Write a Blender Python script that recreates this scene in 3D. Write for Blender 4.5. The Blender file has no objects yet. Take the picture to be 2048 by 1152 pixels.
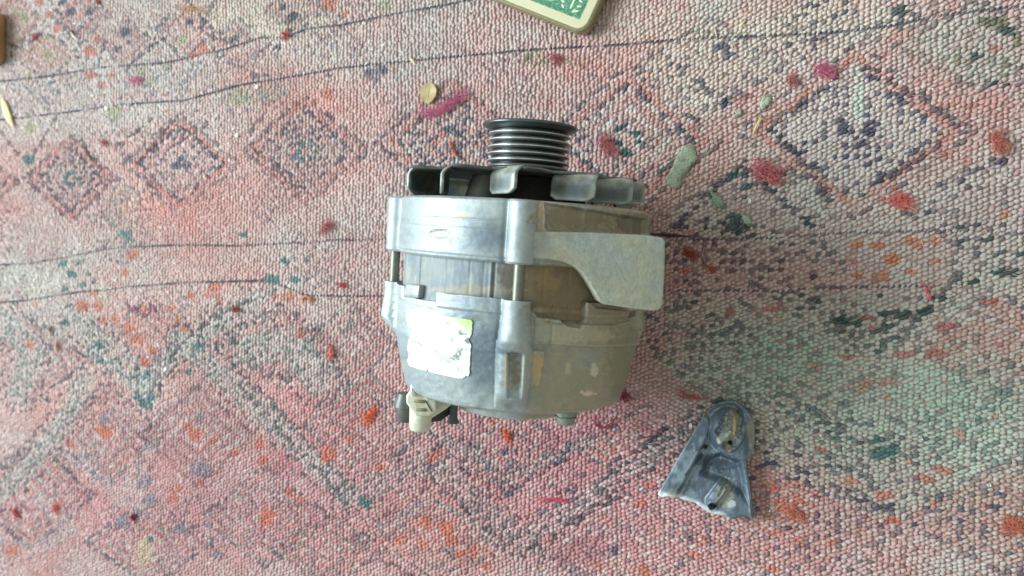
import bpy, bmesh, math, random
import numpy as np
from mathutils import Matrix, Vector
random.seed(7); RNG = np.random.default_rng(11)
S = 0.001                                    # everything below is measured in millimetres
sc = bpy.context.scene
COL = sc.collection

# ---------------------------------------------------------------- camera
TH = math.radians(21.0); H = 490.0; F = 1540.0       # tilt, height (mm), focal length in photo pixels
CT, ST = math.cos(TH), math.sin(TH)
CAM = np.array([H*math.tan(TH), 0.0, H])
RT = np.array([CT, 0, -ST]); UP = np.array([0, 1.0, 0]); FW = np.array([-ST, 0, -CT])
cd = bpy.data.cameras.new('camera'); cam = bpy.data.objects.new('camera', cd); COL.objects.link(cam)
cam.matrix_world = Matrix(((RT[0], UP[0], -FW[0], CAM[0]*S), (RT[1], UP[1], -FW[1], CAM[1]*S),
                           (RT[2], UP[2], -FW[2], CAM[2]*S), (0, 0, 0, 1)))
cd.sensor_width = 36.0; cd.lens = 36.0*F/2048; cd.clip_start = 0.01; cd.clip_end = 60
cd.dof.use_dof = True; cd.dof.focus_distance = 0.42; cd.dof.aperture_fstop = 8.0
sc.camera = cam

# ---------------------------------------------------------------- world and lamps
w = bpy.data.worlds.new('World'); sc.world = w; w.use_nodes = True
bg = w.node_tree.nodes['Background']; bg.inputs['Color'].default_value = (0.86, 0.93, 0.84, 1); bg.inputs['Strength'].default_value = 0.56

def lamp(name, loc, target, size, power, col):
    ld = bpy.data.lights.new(name, 'AREA'); ld.shape = 'RECTANGLE'; ld.size = size[0]; ld.size_y = size[1]
    ld.energy = power; ld.color = col
    o = bpy.data.objects.new(name, ld); COL.objects.link(o); o.location = loc
    o.rotation_euler = (Vector(target)-Vector(loc)).to_track_quat('-Z', 'Y').to_euler()
lamp('doorway_light', (-1.55, 0.30, 1.15), (0, 0, 0.03), (0.95, 1.1), 77.0, (0.84, 0.95, 1.0))
vs = sc.view_settings; vs.view_transform = 'Standard'; vs.look = 'None'; vs.gamma = 1.0; vs.exposure = 0.0

# ---------------------------------------------------------------- small maths helpers
def unproj(px, py, z=0.0):                   # photo pixel -> world point (mm) at height z
    px = np.asarray(px, float); py = np.asarray(py, float)
    a = (px-1024)/F; b = (576-py)/F
    d = a[..., None]*RT+b[..., None]*UP+FW
    t = (z-CAM[2])/d[..., 2]
    return CAM+d*t[..., None]
def proj(P):
    q = np.asarray(P, float)-CAM
    dz = q@FW
    return 1024+F*(q@RT)/dz, 576-F*(q@UP)/dz
def lin(c):
    c = np.asarray(c, float)/255.0
    return np.where(c <= 0.04045, c/12.92, ((c+0.055)/1.055)**2.4)
def ss(a, b, x):
    t = np.clip((x-a)/(b-a), 0, 1); return t*t*(3-2*t)
def vnoise(x, y, seed=0):
    xi = np.floor(x).astype(np.int64); yi = np.floor(y).astype(np.int64); fx = x-xi; fy = y-yi
    def h(i, j):
        n = (i*374761393+j*668265263+seed*974634777) & 0x7fffffff
        n = ((n ^ (n >> 13))*1274126177) & 0x7fffffff
        return ((n ^ (n >> 16)) & 0xffff)/65535.0
    u = fx*fx*(3-2*fx); v = fy*fy*(3-2*fy)
    return (h(xi, yi)*(1-u)+h(xi+1, yi)*u)*(1-v)+(h(xi, yi+1)*(1-u)+h(xi+1, yi+1)*u)*v
def fbm(x, y, seed=0, o=4):
    s = 0; a = 0.5; t = 0
    for k in range(o):
        s = s+a*vnoise(x*2**k, y*2**k, seed+k*17); t += a; a *= 0.5
    return s/t
def sdpoly(px, py, poly):                    # signed distance, negative inside
    P = np.asarray(poly, float); d = np.full(np.shape(px), 1e9); ins = np.zeros(np.shape(px), bool)
    for i in range(len(P)):
        ax, ay = P[i-1]; bx, by = P[i]
        ex, ey = bx-ax, by-ay; wx, wy = px-ax, py-ay
        t = np.clip((wx*ex+wy*ey)/(ex*ex+ey*ey+1e-9), 0, 1)
        d = np.minimum(d, (wx-ex*t)**2+(wy-ey*t)**2)
        c = ((ay > py) != (by > py)) & (px < (bx-ax)*(py-ay)/((by-ay) if by != ay else 1e-9)+ax)
        ins ^= c
    d = np.sqrt(d); return np.where(ins, -d, d)
def sdline(px, py, pts):
    P = np.asarray(pts, float); d = np.full(np.shape(px), 1e9)
    for i in range(1, len(P)):
        ax, ay = P[i-1]; bx, by = P[i]; ex, ey = bx-ax, by-ay; wx, wy = px-ax, py-ay
        t = np.clip((wx*ex+wy*ey)/(ex*ex+ey*ey+1e-9), 0, 1)
        d = np.minimum(d, (wx-ex*t)**2+(wy-ey*t)**2)
    return np.sqrt(d)

# ---------------------------------------------------------------- object helpers
def props(o, label=None, cat=None, group=None, kind=None):
    if label: o['label'] = label
    if cat: o['category'] = cat
    if group: o['group'] = group
    if kind: o['kind'] = kind
    return o
def empty(name, M=None, parent=None):
    o = bpy.data.objects.new(name, None); COL.objects.link(o); o.empty_display_size = 0.01
    if M is not None: o.matrix_world = M
    if parent: o.parent = parent
    return o
def mesh_np(name, V, faces, mat, parent=None, colors=None, smooth=True, quads=None, tris=None):
    """V in mm. faces: list of tuples, or quads/tris arrays."""
    me = bpy.data.meshes.new(name); V = np.asarray(V, float)*S
    if faces is not None:
        me.from_pydata([tuple(v) for v in V], [], [tuple(int(i) for i in f) for f in faces])
    else:
        Q = np.zeros((0, 4), int) if quads is None else quads; T = np.zeros((0, 3), int) if tris is None else tris
        loops = np.concatenate([Q.ravel(), T.ravel()]).astype(np.int32)
        me.vertices.add(len(V)); me.vertices.foreach_set('co', V.astype(np.float32).ravel())
        me.loops.add(len(loops)); me.loops.foreach_set('vertex_index', loops)
        n = len(Q)+len(T); me.polygons.add(n)
        st = np.concatenate([np.arange(len(Q))*4, len(Q)*4+np.arange(len(T))*3]).astype(np.int32)
        me.polygons.foreach_set('loop_start', st)
        me.polygons.foreach_set('loop_total', np.concatenate([np.full(len(Q), 4), np.full(len(T), 3)]).astype(np.int32))
        me.update(calc_edges=True); me.validate()
    if smooth: me.polygons.foreach_set('use_smooth', np.ones(len(me.polygons), bool))
    if colors is not None:
        at = me.color_attributes.new('Col', 'FLOAT_COLOR', 'POINT')
        c = np.ones((len(V), 4), np.float32); c[:, :3] = colors
        at.data.foreach_set('color', c.ravel())
    for m in (mat if isinstance(mat, (list, tuple)) else [mat]): me.materials.append(m)
    o = bpy.data.objects.new(name, me); COL.objects.link(o)
    if parent: o.parent = parent
    me.update()
    return o
class MB:                                    # collects shapes of ONE part
    def __init__(s): s.v = []; s.f = []
    def add(s, V, Fs):
        n = len(s.v); s.v += [tuple(map(float, p)) for p in V]; s.f += [tuple(n+i for i in f) for f in Fs]
    def box(s, a, b):
        x0, y0, z0 = a; x1, y1, z1 = b
        s.add([(x0,y0,z0),(x1,y0,z0),(x1,y1,z0),(x0,y1,z0),(x0,y0,z1),(x1,y0,z1),(x1,y1,z1),(x0,y1,z1)],
              [(3,2,1,0),(4,5,6,7),(0,1,5,4),(1,2,6,5),(2,3,7,6),(3,0,4,7)])
    def tube(s, pts, r, n=8, caps=True):
        pts = [np.asarray(p, float) for p in pts]; R = r if hasattr(r, '__len__') else [r]*len(pts)
        V = []; t0 = pts[1]-pts[0]; a = np.cross(t0, (0.3, 0.1, 1.0))
        for i, p in enumerate(pts):
            t = pts[min(i+1, len(pts)-1)]-pts[max(i-1, 0)]; t = t/(np.linalg.norm(t)+1e-9)
            a = a-t*(a@t); a = a/(np.linalg.norm(a)+1e-9); b = np.cross(t, a)
            for k in range(n):
                q = 2*math.pi*k/n; V.append(p+R[i]*(math.cos(q)*a+math.sin(q)*b))
        Fs = [(i*n+k, i*n+(k+1) % n, (i+1)*n+(k+1) % n, (i+1)*n+k) for i in range(len(pts)-1) for k in range(n)]
        if caps: Fs += [tuple(range(n-1, -1, -1)), tuple((len(pts)-1)*n+k for k in range(n))]
        s.add(V, Fs)
    def lathe(s, prof, c=(0, 0, 0), n=48, axis='y'):     # prof: (radius, along)
        V = []
        for r, h in prof:
            for k in range(n):
                q = 2*math.pi*k/n
                V.append({'y': (c[0]+r*math.sin(q), c[1]+h, c[2]+r*math.cos(q)),
                          'z': (c[0]+r*math.cos(q), c[1]+r*math.sin(q), c[2]+h)}[axis])
        Fs = [(i*n+k, i*n+(k+1) % n, (i+1)*n+(k+1) % n, (i+1)*n+k) for i in range(len(prof)-1) for k in range(n)]
        s.add(V, Fs)
    def prism(s, top, bot):
        n = len(top); s.add(list(top)+list(bot), [tuple(range(n)), tuple(range(2*n-1, n-1, -1))]+[(i, (i+1) % n, n+(i+1) % n, n+i)[::-1] for i in range(n)])
    def build(s, name, mat, parent=None, smooth=True, bevel=0, seg=2, angle=35):
        o = mesh_np(name, s.v, s.f, mat, parent, smooth=smooth)
        bm = bmesh.new(); bm.from_mesh(o.data); bmesh.ops.remove_doubles(bm, verts=bm.verts, dist=1e-6)
        bmesh.ops.recalc_face_normals(bm, faces=bm.faces)
        if bevel:
            eds = [e for e in bm.edges if len(e.link_faces) == 2 and e.calc_face_angle(0) > math.radians(angle)]
            bmesh.ops.bevel(bm, geom=eds, offset=bevel*S, segments=seg, affect='EDGES', profile=0.6, clamp_overlap=True)
        for e in bm.edges:
            if len(e.link_faces) == 2 and e.calc_face_angle(0) > math.radians(50): e.smooth = False
        bm.to_mesh(o.data); bm.free()
        if smooth: o.data.polygons.foreach_set('use_smooth', np.ones(len(o.data.polygons), bool))
        o.data.update(); return o

# ---------------------------------------------------------------- materials
def mat(name, col=(0.5, 0.5, 0.5), rough=0.6, metal=0.0, attr=False, var=0.25, scale=400, bump=0.0, bscale=1500, bdist=0.0003, tint=None, tscale=60, tthr=0.55, spec=0.5, wear=0.0, wcol=(0.6, 0.66, 0.68)):
    m = bpy.data.materials.new(name); m.use_nodes = True; nt = m.node_tree; N = nt.nodes; L = nt.links
    b = N['Principled BSDF']; b.inputs['Roughness'].default_value = rough; b.inputs['Metallic'].default_value = metal
    b.inputs['Specular IOR Level'].default_value = spec
    tc = N.new('ShaderNodeTexCoord')
    if attr:
        a = N.new('ShaderNodeAttribute'); a.attribute_name = 'Col'; src = a.outputs['Color']
    else:
        rgb = N.new('ShaderNodeRGB'); rgb.outputs[0].default_value = (*col, 1); src = rgb.outputs[0]
    def noise(sc_, det=6, ro=0.6):
        n = N.new('ShaderNodeTexNoise'); n.inputs['Scale'].default_value = sc_; n.inputs['Detail'].default_value = det
        n.inputs['Roughness'].default_value = ro; L.new(tc.outputs['Object'], n.inputs['Vector']); return n
    if tint is not None:
        n = noise(tscale, 8, 0.65); r = N.new('ShaderNodeMapRange'); r.inputs[1].default_value = tthr-0.07; r.inputs[2].default_value = tthr+0.1
        L.new(n.outputs['Fac'], r.inputs[0]); mx = N.new('ShaderNodeMix'); mx.data_type = 'RGBA'
        L.new(r.outputs[0], mx.inputs[0]); L.new(src, mx.inputs[6]); mx.inputs[7].default_value = (*tint, 1); src = mx.outputs[2]
    if wear:
        g = N.new('ShaderNodeNewGeometry'); w1 = N.new('ShaderNodeMapRange'); w1.inputs[1].default_value = 0.505; w1.inputs[2].default_value = 0.545; w1.inputs[4].default_value = wear
        L.new(g.outputs['Pointiness'], w1.inputs[0]); wn = noise(250, 5); wm = N.new('ShaderNodeMath'); wm.operation = 'MULTIPLY'; L.new(w1.outputs[0], wm.inputs[0]); L.new(wn.outputs['Fac'], wm.inputs[1])
        w2 = N.new('ShaderNodeMix'); w2.data_type = 'RGBA'; L.new(wm.outputs[0], w2.inputs[0]); L.new(src, w2.inputs[6]); w2.inputs[7].default_value = (*wcol, 1); src = w2.outputs[2]
    n = noise(scale); r = N.new('ShaderNodeMapRange'); r.inputs[1].default_value = 0.25; r.inputs[2].default_value = 0.75
    r.inputs[3].default_value = 1-var; r.inputs[4].default_value = 1+var; L.new(n.outputs['Fac'], r.inputs[0])
    mu = N.new('ShaderNodeVectorMath'); mu.operation = 'SCALE'; L.new(src, mu.inputs[0]); L.new(r.outputs[0], mu.inputs['Scale'])
    L.new(mu.outputs[0], b.inputs['Base Color'])
    r2 = N.new('ShaderNodeMapRange'); r2.inputs[3].default_value = max(0, rough-0.12); r2.inputs[4].default_value = min(1, rough+0.12)
    L.new(n.outputs['Fac'], r2.inputs[0]); L.new(r2.outputs[0], b.inputs['Roughness'])
    if bump:
        n3 = noise(bscale, 5, 0.7); bp = N.new('ShaderNodeBump'); bp.inputs['Strength'].default_value = bump; bp.inputs['Distance'].default_value = bdist
        L.new(n3.outputs['Fac'], bp.inputs['Height']); L.new(bp.outputs[0], b.inputs['Normal'])
    return m
M_wool = mat('wool_yarn', attr=True, rough=0.95, var=0.13, scale=900, bump=0.5, bscale=2600, spec=0.15)
M_backing = mat('rug_backing', lin((176, 150, 146)), rough=1.0, bump=0.8, bscale=900, spec=0.1)
M_line = mat('navy_yarn', lin((92, 94, 108)), rough=0.95, bump=0.6, bscale=2500, spec=0.1, var=0.35, tint=lin((150, 130, 130)), tscale=45, tthr=0.56)
M_cast = mat('weathered_cast_aluminium', attr=True, rough=0.46, metal=0.25, var=0.10, scale=500, bump=0.5, bscale=1300, bdist=0.0003, wear=0.45, wcol=tuple(lin((216, 226, 226))))
M_stator = mat('stator_steel', attr=True, rough=0.62, metal=0.12, var=0.16, scale=300, bump=0.3, bscale=1500)
M_fan = mat('fan_steel', lin((104, 114, 114)), rough=0.42, metal=0.4, var=0.25, scale=120, tint=lin((66, 62, 50)), tscale=55, tthr=0.6, bump=0.2)
M_pulley = mat('pulley_steel', attr=True, rough=0.34, metal=0.6, var=0.25, scale=250, bump=0.1)
M_bolt = mat('bolt_steel', lin((128, 130, 118)), rough=0.45, metal=0.5, var=0.2)
M_dark = mat('dark_cavity_metal', lin((46, 44, 38)), rough=0.8, metal=0.2)
M_copper = mat('lacquered_winding', lin((78, 46, 26)), rough=0.6, var=0.4, bump=0.6, bscale=500)
M_plug = mat('cream_plastic', lin((214, 216, 194)), rough=0.5, var=0.14, tint=lin((190, 166, 122)), tscale=90, tthr=0.58, bump=0.2)
M_grey = mat('grey_plastic', lin((86, 92, 90)), rough=0.4, var=0.15)
M_black = mat('black_plastic', lin((40, 38, 30)), rough=0.5)
M_paper = mat('sticker_paper', attr=True, rough=0.45, var=0.03, bump=0.15, bscale=600)
M_frag = mat('broken_cast_aluminium', attr=True, rough=0.5, metal=0.25, wear=0.9, var=0.15, scale=220, bump=0.5, bscale=1100, bdist=0.0004)
M_floor = mat('concrete_floor', lin((128, 122, 114)), rough=0.9, bump=0.4, bscale=120)

# ================================================================ the floor and the rug
fl = MB(); fl.box((-2500, -2500, -60), (2500, 2500, -6)); props(fl.build('floor', M_floor, smooth=False), kind='structure')
rug = empty('rug'); props(rug, 'worn flat-woven pink and grey rug with faded diamond pattern under the alternator', 'rug')

def relief(x, y):
    return 2.2*(fbm(x/150.0, y/150.0, 5, 3)-0.5)+0.7*(fbm(x/28.0, y/28.0, 9, 2)-0.5)-0.6
gx, gy = np.meshgrid(np.linspace(-900, 560, 220), np.linspace(-460, 460, 140), indexing='ij')
V = np.stack([gx.ravel(), gy.ravel(), (relief(gx, gy)-0.3).ravel()], 1)
i, j = np.meshgrid(np.arange(219), np.arange(139), indexing='ij'); q = (i*140+j).ravel()
mesh_np('backing', V, None, M_backing, rug, quads=np.stack([q, q+140, q+141, q+1], 1))

DU, DV = 2.85, 2.55
X0, X1, Y0, Y1 = -585, 345, -300, 300
nu = int((X1-X0)/DU); nv = int((Y1-Y0)/DV)
I, J = np.meshgrid(np.arange(nu), np.arange(nv), indexing='ij'); I = I.ravel(); J = J.ravel()
sx = X0+I*DU; sy = Y0+(J+0.5*(I % 2))*DV
wv = 3.0*np.sin(sx/95.0)+4.0*(fbm(sx/160, sy/160, 21, 2)-0.5)*2    # rows wander like hand weaving
sy = sy+wv+RNG.normal(0, 0.34, len(sx))+1.6*(fbm(sx/14, sy/14, 41, 2)-0.5); sx = sx+2.2*np.sin(sy/80.0)+RNG.normal(0, 0.36, len(sx))+2.2*(fbm(sx/16, sy/16, 42, 2)-0.5)
keep = np.abs(sy) < 196+0.17*np.maximum(0, 230-sx)+8
I, J, sx, sy = I[keep], J[keep], sx[keep], sy[keep]
n = len(sx); sz = relief(sx, sy)
px, py = proj(np.stack([sx, sy, sz+0.5], 1))
rnd = RNG.random(n); rnd2 = RNG.random(n)

GREY, PINK, MAUVE = lin((188, 182, 177)), lin((199, 151, 145)), lin((186, 120, 130))
BEIGE, GREEN_G = lin((208, 202, 184)), lin((174, 192, 176))
NAVY, TEAL, DKGREEN = lin((74, 78, 102)), lin((52, 104, 104)), lin((48, 76, 74))
RED, ORANGE, CORAL = lin((162, 84, 82)), lin((190, 104, 80)), lin((190, 128, 116))
OLIVE, STEEL, PLUM = lin((120, 124, 96)), lin((112, 122, 140)), lin((92, 52, 74))
C = np.zeros((n, 3))
def mixc(mask, col):
    global C
    m = np.clip(mask, 0, 1)[:, None]; C = C*(1-m)+np.asarray(col)*m
pk = 0.5+0.7*(fbm(px/95, py/70, 3, 4)-0.5)*2
C[:] = GREY; mixc(np.clip(pk, 0, 1)*0.85, PINK)
def zone(x, y, rx, ry, col, a):
    mixc(a*np.exp(-((px-x)/rx)**2-((py-y)/ry)**2)*(0.55+0.9*fbm(px/45, py/35, int(x) % 97, 3)), col)
zone(200, 120, 330, 130, GREY, 0.75); zone(520, 40, 150, 70, BEIGE, 0.6); zone(900, 120, 260, 90, GREY, 0.45)
zone(1450, 60, 260, 60, BEIGE, 0.6); zone(1240, 130, 200, 80, PINK, 0.6); zone(120, 560, 190, 60, GREY, 0.6)
zone(430, 390, 200, 80, PINK, 0.6); zone(80, 250, 160, 40, GREY, 0.8); zone(60, 320, 120, 50, PINK, 0.4)
zone(1000, 1000, 700, 190, MAUVE, 0.62); zone(300, 1010, 360, 150, MAUVE, 0.35); zone(1150, 860, 260, 120, MAUVE, 0.55); zone(250, 780, 200, 60, lin((200, 140, 134)), 0.3); zone(480, 760, 120, 80, lin((196, 140, 140)), 0.3); zone(660, 870, 120, 90, lin((192, 124, 124)), 0.3); zone(900, 1080, 160, 60, lin((194, 122, 114)), 0.35); zone(330, 400, 160, 60, lin((208, 144, 136)), 0.5); zone(560, 190, 120, 50, lin((206, 140, 130)), 0.45); zone(1250, 400, 130, 90, lin((190, 130, 118)), 0.6)
zone(620, 800, 160, 90, MAUVE, 0.3); zone(1500, 1090, 260, 60, MAUVE, 0.4)
zone(1560, 720, 150, 90, GREEN_G, 1.0); zone(1880, 790, 170, 90, GREEN_G, 1.0); zone(1700, 850, 260, 70, GREEN_G, 0.55)
zone(1680, 330, 170, 120, GREEN_G, 0.5); zone(1340, 250, 70, 80, GREEN_G, 0.6); zone(1960, 900, 130, 120, GREEN_G, 0.5)
zone(1960, 560, 120, 60, GREEN_G, 0.6); zone(1600, 500, 150, 60, GREY, 0.5); zone(90, 700, 120, 60, GREY, 0.6)
zone(1420, 250, 150, 90, CORAL, 0.25); zone(1400, 520, 110, 90, CORAL, 0.4); zone(1380, 700, 90, 60, CORAL, 0.3)  # coral beside the ear paints its reddish shadow and reflection into the wool
zone(1600, 960, 120, 60, CORAL, 0.4); zone(600, 840, 200, 70, CORAL, 0.2); zone(300, 700, 130, 80, CORAL, 0.3)
zone(1950, 250, 160, 120, CORAL, 0.25); zone(860, 1010, 170, 120, CORAL, 0.25)
# random reddish and grey single stitches
mixc((rnd < 0.05+0.04*ss(700, 1100, py))*0.4, CORAL); mixc(((rnd > 0.965))*0.35, RED*0.9+0.1)
mixc(((rnd > 0.55) & (rnd < 0.65))*0.5, GREY*1.1)
def stipple(mask, col, dens, a=0.85, mode=0):
    """dark single stitches set out on the diagonals of the weave"""
    par = [((I+2*J) % 4 == 0), ((I-2*J) % 4 == 0), ((I % 2 == 0) & (J % 2 == 0)), ((I//1+J) % 3 == 0)][mode]
    mixc(((rnd2 < dens) & par)*np.clip(mask, 0, 1)*a*(0.6+0.4*rnd), col)
def blob(x, y, r, col, a=0.9, ry=None, rot=0.0):
    ry = ry or r*0.85; c, s_ = math.cos(rot), math.sin(rot)
    dx, dy = px-x, py-y; u = (dx*c+dy*s_)/r; v_ = (-dx*s_+dy*c)/ry
    d = np.sqrt(u*u+v_*v_)+0.35*(rnd-0.5)
    mixc((1-ss(0.75, 1.05, d))*a, col)
def dashes(pts, wd, col, dens=0.8, a=0.85):
    d = sdline(px, py, pts); mixc((d < wd)*(rnd2 < dens*0.9)*a*0.8, col)
def bandst(pts, wd, tint, ta, dark, dens, mode=0):
    d0 = sdline(px, py, pts); per = 12+7*ss(900, 1500, px)
    mixc((np.abs(np.mod(d0, per)-per/2) < per*0.24)*(d0 < wd*1.5)*(rnd2 < 0.5*dens)*0.72*(wd > 12), dark)
    d = d0+8*(fbm(px/30, py/30, 31, 2)-0.5); m = 1-ss(wd*0.5, wd*1.1, d)
    mixc(m*ta*0.6, tint); stipple(m, dark, dens*0.8, 0.7, mode)
def nest(x, y, hw, hh, tint, dark, a=0.6, core=None, lower=0, ringw=16):
    dd = np.abs(px-x)/hw+np.abs(py-y)/hh+0.05*(fbm(px/25, py/25, int(x) % 50, 2)-0.5); ok = (py > y) if lower == 1 else ((py < y) if lower == -1 else True)
    nr = max(2, round(hw/ringw)); ph = np.mod(dd*nr, 1.0)
    st_ = ss(0.30, 0.42, np.abs(np.mod(dd*nr/2+0.25, 1.0)-0.5)); fd_ = 0.5+0.8*fbm(px/50, py/40, 93, 2)
    mixc((dd < 1)*ok*st_*0.55*fd_, GREY*1.04); mixc((dd < 1)*ok*(1-st_)*0.42*fd_, lin((186, 128, 124)) if px.size and x < 1400 else tint*0.95)
    fade = 0.6+0.75*fbm(px/60, py/50, 91, 2)
    mixc((dd < 1.02)*(dd > 0.28)*ok*(np.abs(ph-0.5) < 0.27)*np.where(px > 1180, (I % 2 == 0)*(rnd2 < 0.5)*1.15, (np.abs(ph-0.5) < 0.22)*(rnd2 < 0.66)*1.25)*(0.7+0.4*rnd)*fade*a, dark)
    mixc((np.abs(dd-1) < 4.0/hw+0.012)*ok*(rnd2 < 0.6)*0.62*fade, lin((70, 72, 84)))
    if core is not None: blob(x, y, hw*0.16, core, 0.8)
# general scattered dark stitches in the greyer part to the right
right = ss(1150, 1500, px)
stipple(right*ss(0.42, 0.6, fbm(px/110, py/80, 55, 3)), lin((70, 78, 84)), 0.4, 0.8, 2)
stipple((1-right)*ss(0.5, 0.62, fbm(px/80, py/70, 77, 3)), lin((96, 96, 112)), 0.55, 0.7, 3)
for a_ in [(160, 28, 62, 62, GREY, STEEL*0.6), (252, 86, 58, 52, GREY, STEEL*0.6), (370, 60, 60, 62, BEIGE, STEEL*0.7), (478, 88, 66, 52, BEIGE, STEEL*0.7), (590, 20, 66, 44, GREY, STEEL*0.7), (90, 110, 70, 48, GREEN_G, OLIVE), (30, 40, 50, 60, GREEN_G, OLIVE)]: nest(*a_, a=0.4)
D1, D2 = lin((70, 80, 94)), lin((60, 66, 92))
for a_ in [(212, 868, 120, 104, MAUVE, D1), (395, 872, 118, 100, CORAL, D1), (60, 990, 130, 110, GREY, D1), (530, 1035, 130, 104, CORAL, D1), (300, 1085, 130, 90, GREY, D1), (560, 690, 120, 84, GREY, D1), (60, 720, 120, 90, GREY, D1), (700, 690, 90, 90, PINK, D1),
           (735, 850, 130, 110, MAUVE, D1), (1010, 900, 150, 90, MAUVE, D2), (870, 1075, 170, 110, CORAL, D1), (1240, 1090, 190, 110, MAUVE, D2), (1290, 900, 130, 90, CORAL, D2), (660, 1100, 120, 70, GREY, D1), (290, 690, 130, 84, CORAL, D1)]: nest(*a_, a=0.42)
for a_ in [(1765, 890, 300, 160, GREEN_G, D1), (1580, 1060, 230, 110, CORAL, D2), (2030, 1040, 220, 120, CORAL, D2), (1480, 720, 170, 120, GREEN_G, D1), (2010, 700, 180, 110, CORAL, D1), (1480, 430, 150, 95, GREY, D1), (1975, 420, 170, 110, GREY, D2), (1420, 130, 150, 95, BEIGE, D1), (1960, 90, 170, 90, GREEN_G, OLIVE*0.8), (1700, 40, 160, 60, BEIGE, D1)]: nest(*a_, a=0.62, ringw=24)
nest(1750, 590, 230, 130, GREEN_G, D1, a=0.6, lower=1, ringw=24)
# the row of diamonds between two woven lines
for (x, y, hw, hh, cc) in [(-60, 365, 70, 62, NAVY), (140, 357, 66, 68, TEAL), (360, 327, 84, 78, NAVY), (612, 300, 92, 84, TEAL), (905, 285, 112, 100, NAVY), (1258, 284, 135, 118, TEAL), (1712, 262, 172, 136, NAVY)]:
    dd = np.abs(px-x)/hw+np.abs(py-y)/hh
    nest(x, y, hw*1.38, hh*1.3, CORAL, lin((84, 78, 88)), a=0.35, ringw=14+10*(x > 1100)); mixc((dd < 1)*0.5, GREY); nest(x, y, hw, hh, GREY*1.1, NAVY*1.1 if x > 1500 else STEEL*0.6, a=0.75, ringw=14+9*(x > 1100))
    mixc((np.abs(dd-1) < 4.5/hw+0.015)*(rnd2 < 0.6)*0.6, lin((66, 70, 82)))
    mixc((np.abs(dd-1.14) < 0.05)*(rnd2 < 0.5)*0.6, CORAL)
for (x, y, r) in [(350, 332, 11), (374, 331, 11), (362, 318, 9)]: blob(x, y, r, STEEL*0.62)
for k in range(6):
    a = k*math.pi/3; blob(613+16*math.cos(a), 304+17*math.sin(a), 8, TEAL*1.2, 0.85); 
    blob(142+11*math.cos(a), 357+12*math.sin(a), 7, TEAL*1.1, 0.85)
blob(143, 357, 4, CORAL)
for q_ in [(895, 262, 11), (915, 268, 11), (897, 292, 10), (922, 290, 9)]: blob(*q_, STEEL*0.6)
blob(872, 286, 9, CORAL); blob(885, 268, 7, CORAL)
for q_ in [(1243, 256, 20, -0.5), (1268, 263, 20, 0.3), (1235, 285, 16, 0.2), (1285, 284, 16, 0), (1255, 306, 22, 0.3)]: blob(q_[0], q_[1], q_[2], TEAL*0.7, 0.95, 6, q_[3])
for q_ in [(1683, 245, 14), (1690, 262, 15), (1738, 262, 18), (1722, 288, 13), (1690, 285, 8), (1745, 245, 8), (1712, 278, 7)]: blob(*q_, NAVY*0.8)
# zigzags and outlines of the upper left
for pts in [[(100, 0), (140, 60), (165, 80)], [(0, 262), (30, 300), (58, 325)], [(58, 325), (80, 290), (110, 238)], [(160, 278), (185, 315), (212, 350)], [(280, 320), (340, 250)], [(275, 335), (310, 380)],
            [(88, 352), (122, 310)], [(535, 318), (570, 275)], [(540, 325), (600, 385)], [(195, 135), (212, 80)], [(240, 290), (300, 240)], [(500, 262), (530, 225)], [(335, 300), (410, 250), (440, 235)],
            [(225, 290), (270, 330)], [(430, 5), (400, 60), (470, 90)], [(560, 10), (580, 60)]]:
    dashes(pts, 4, lin((74, 72, 82)), 0.75, 0.8)
blob(56, 318, 13, TEAL*1.3, 0.8)
for q_ in [(142, 23, 11), (178, 24, 11), (128, 3, 8), (163, 55, 6), (250, 65, 12), (233, 97, 11), (257, 85, 6), (585, 33, 13), (565, 14, 9), (470, 78, 9), (490, 195, 8), (510, 150, 9), (380, 45, 9), (530, 150, 6), (555, 92, 8), (118, 185, 8), (655, 152, 7), (105, 165, 5)]: blob(q_[0], q_[1], q_[2], STEEL*0.6)
for q_ in [(740, 145, 12), (765, 140, 12), (750, 158, 8)]: blob(*q_, STEEL*0.75)
for q_ in [(362, 80, 12), (95, 108, 12), (50, 35, 10), (30, 28, 8), (88, 78, 8), (280, 140, 12), (335, 135, 12), (230, 225, 18), (480, 195, 22), (305, 160, 10), (60, 255, 14), (770, 12, 14)]: blob(*q_, OLIVE*1.6, 0.6)
for q_ in [(77, 5, 11), (97, 28, 9), (180, 104, 13), (182, 150, 14), (222, 151, 8), (203, 171, 11), (405, 98, 16), (385, 108, 10), (660, 10, 16), (195, 75, 10), (330, 190, 6), (655, 190, 14), (595, 215, 10), (115, 58, 10), (690, 25, 9)]: blob(*q_, CORAL*0.95, 0.85)
bandst([(230, 193), (300, 190)], 9, CORAL, 0.5, STEEL, 0.2)
# grey green band between the two upper lines
bandst([(0, 200), (130, 185), (280, 180), (470, 140), (680, 100)], 22, GREY, 0.3, STEEL, 0.35)
bandst([(440, 195), (520, 190), (560, 180)], 22, GREEN_G*0.8, 0.6, STEEL, 0.4)
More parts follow.
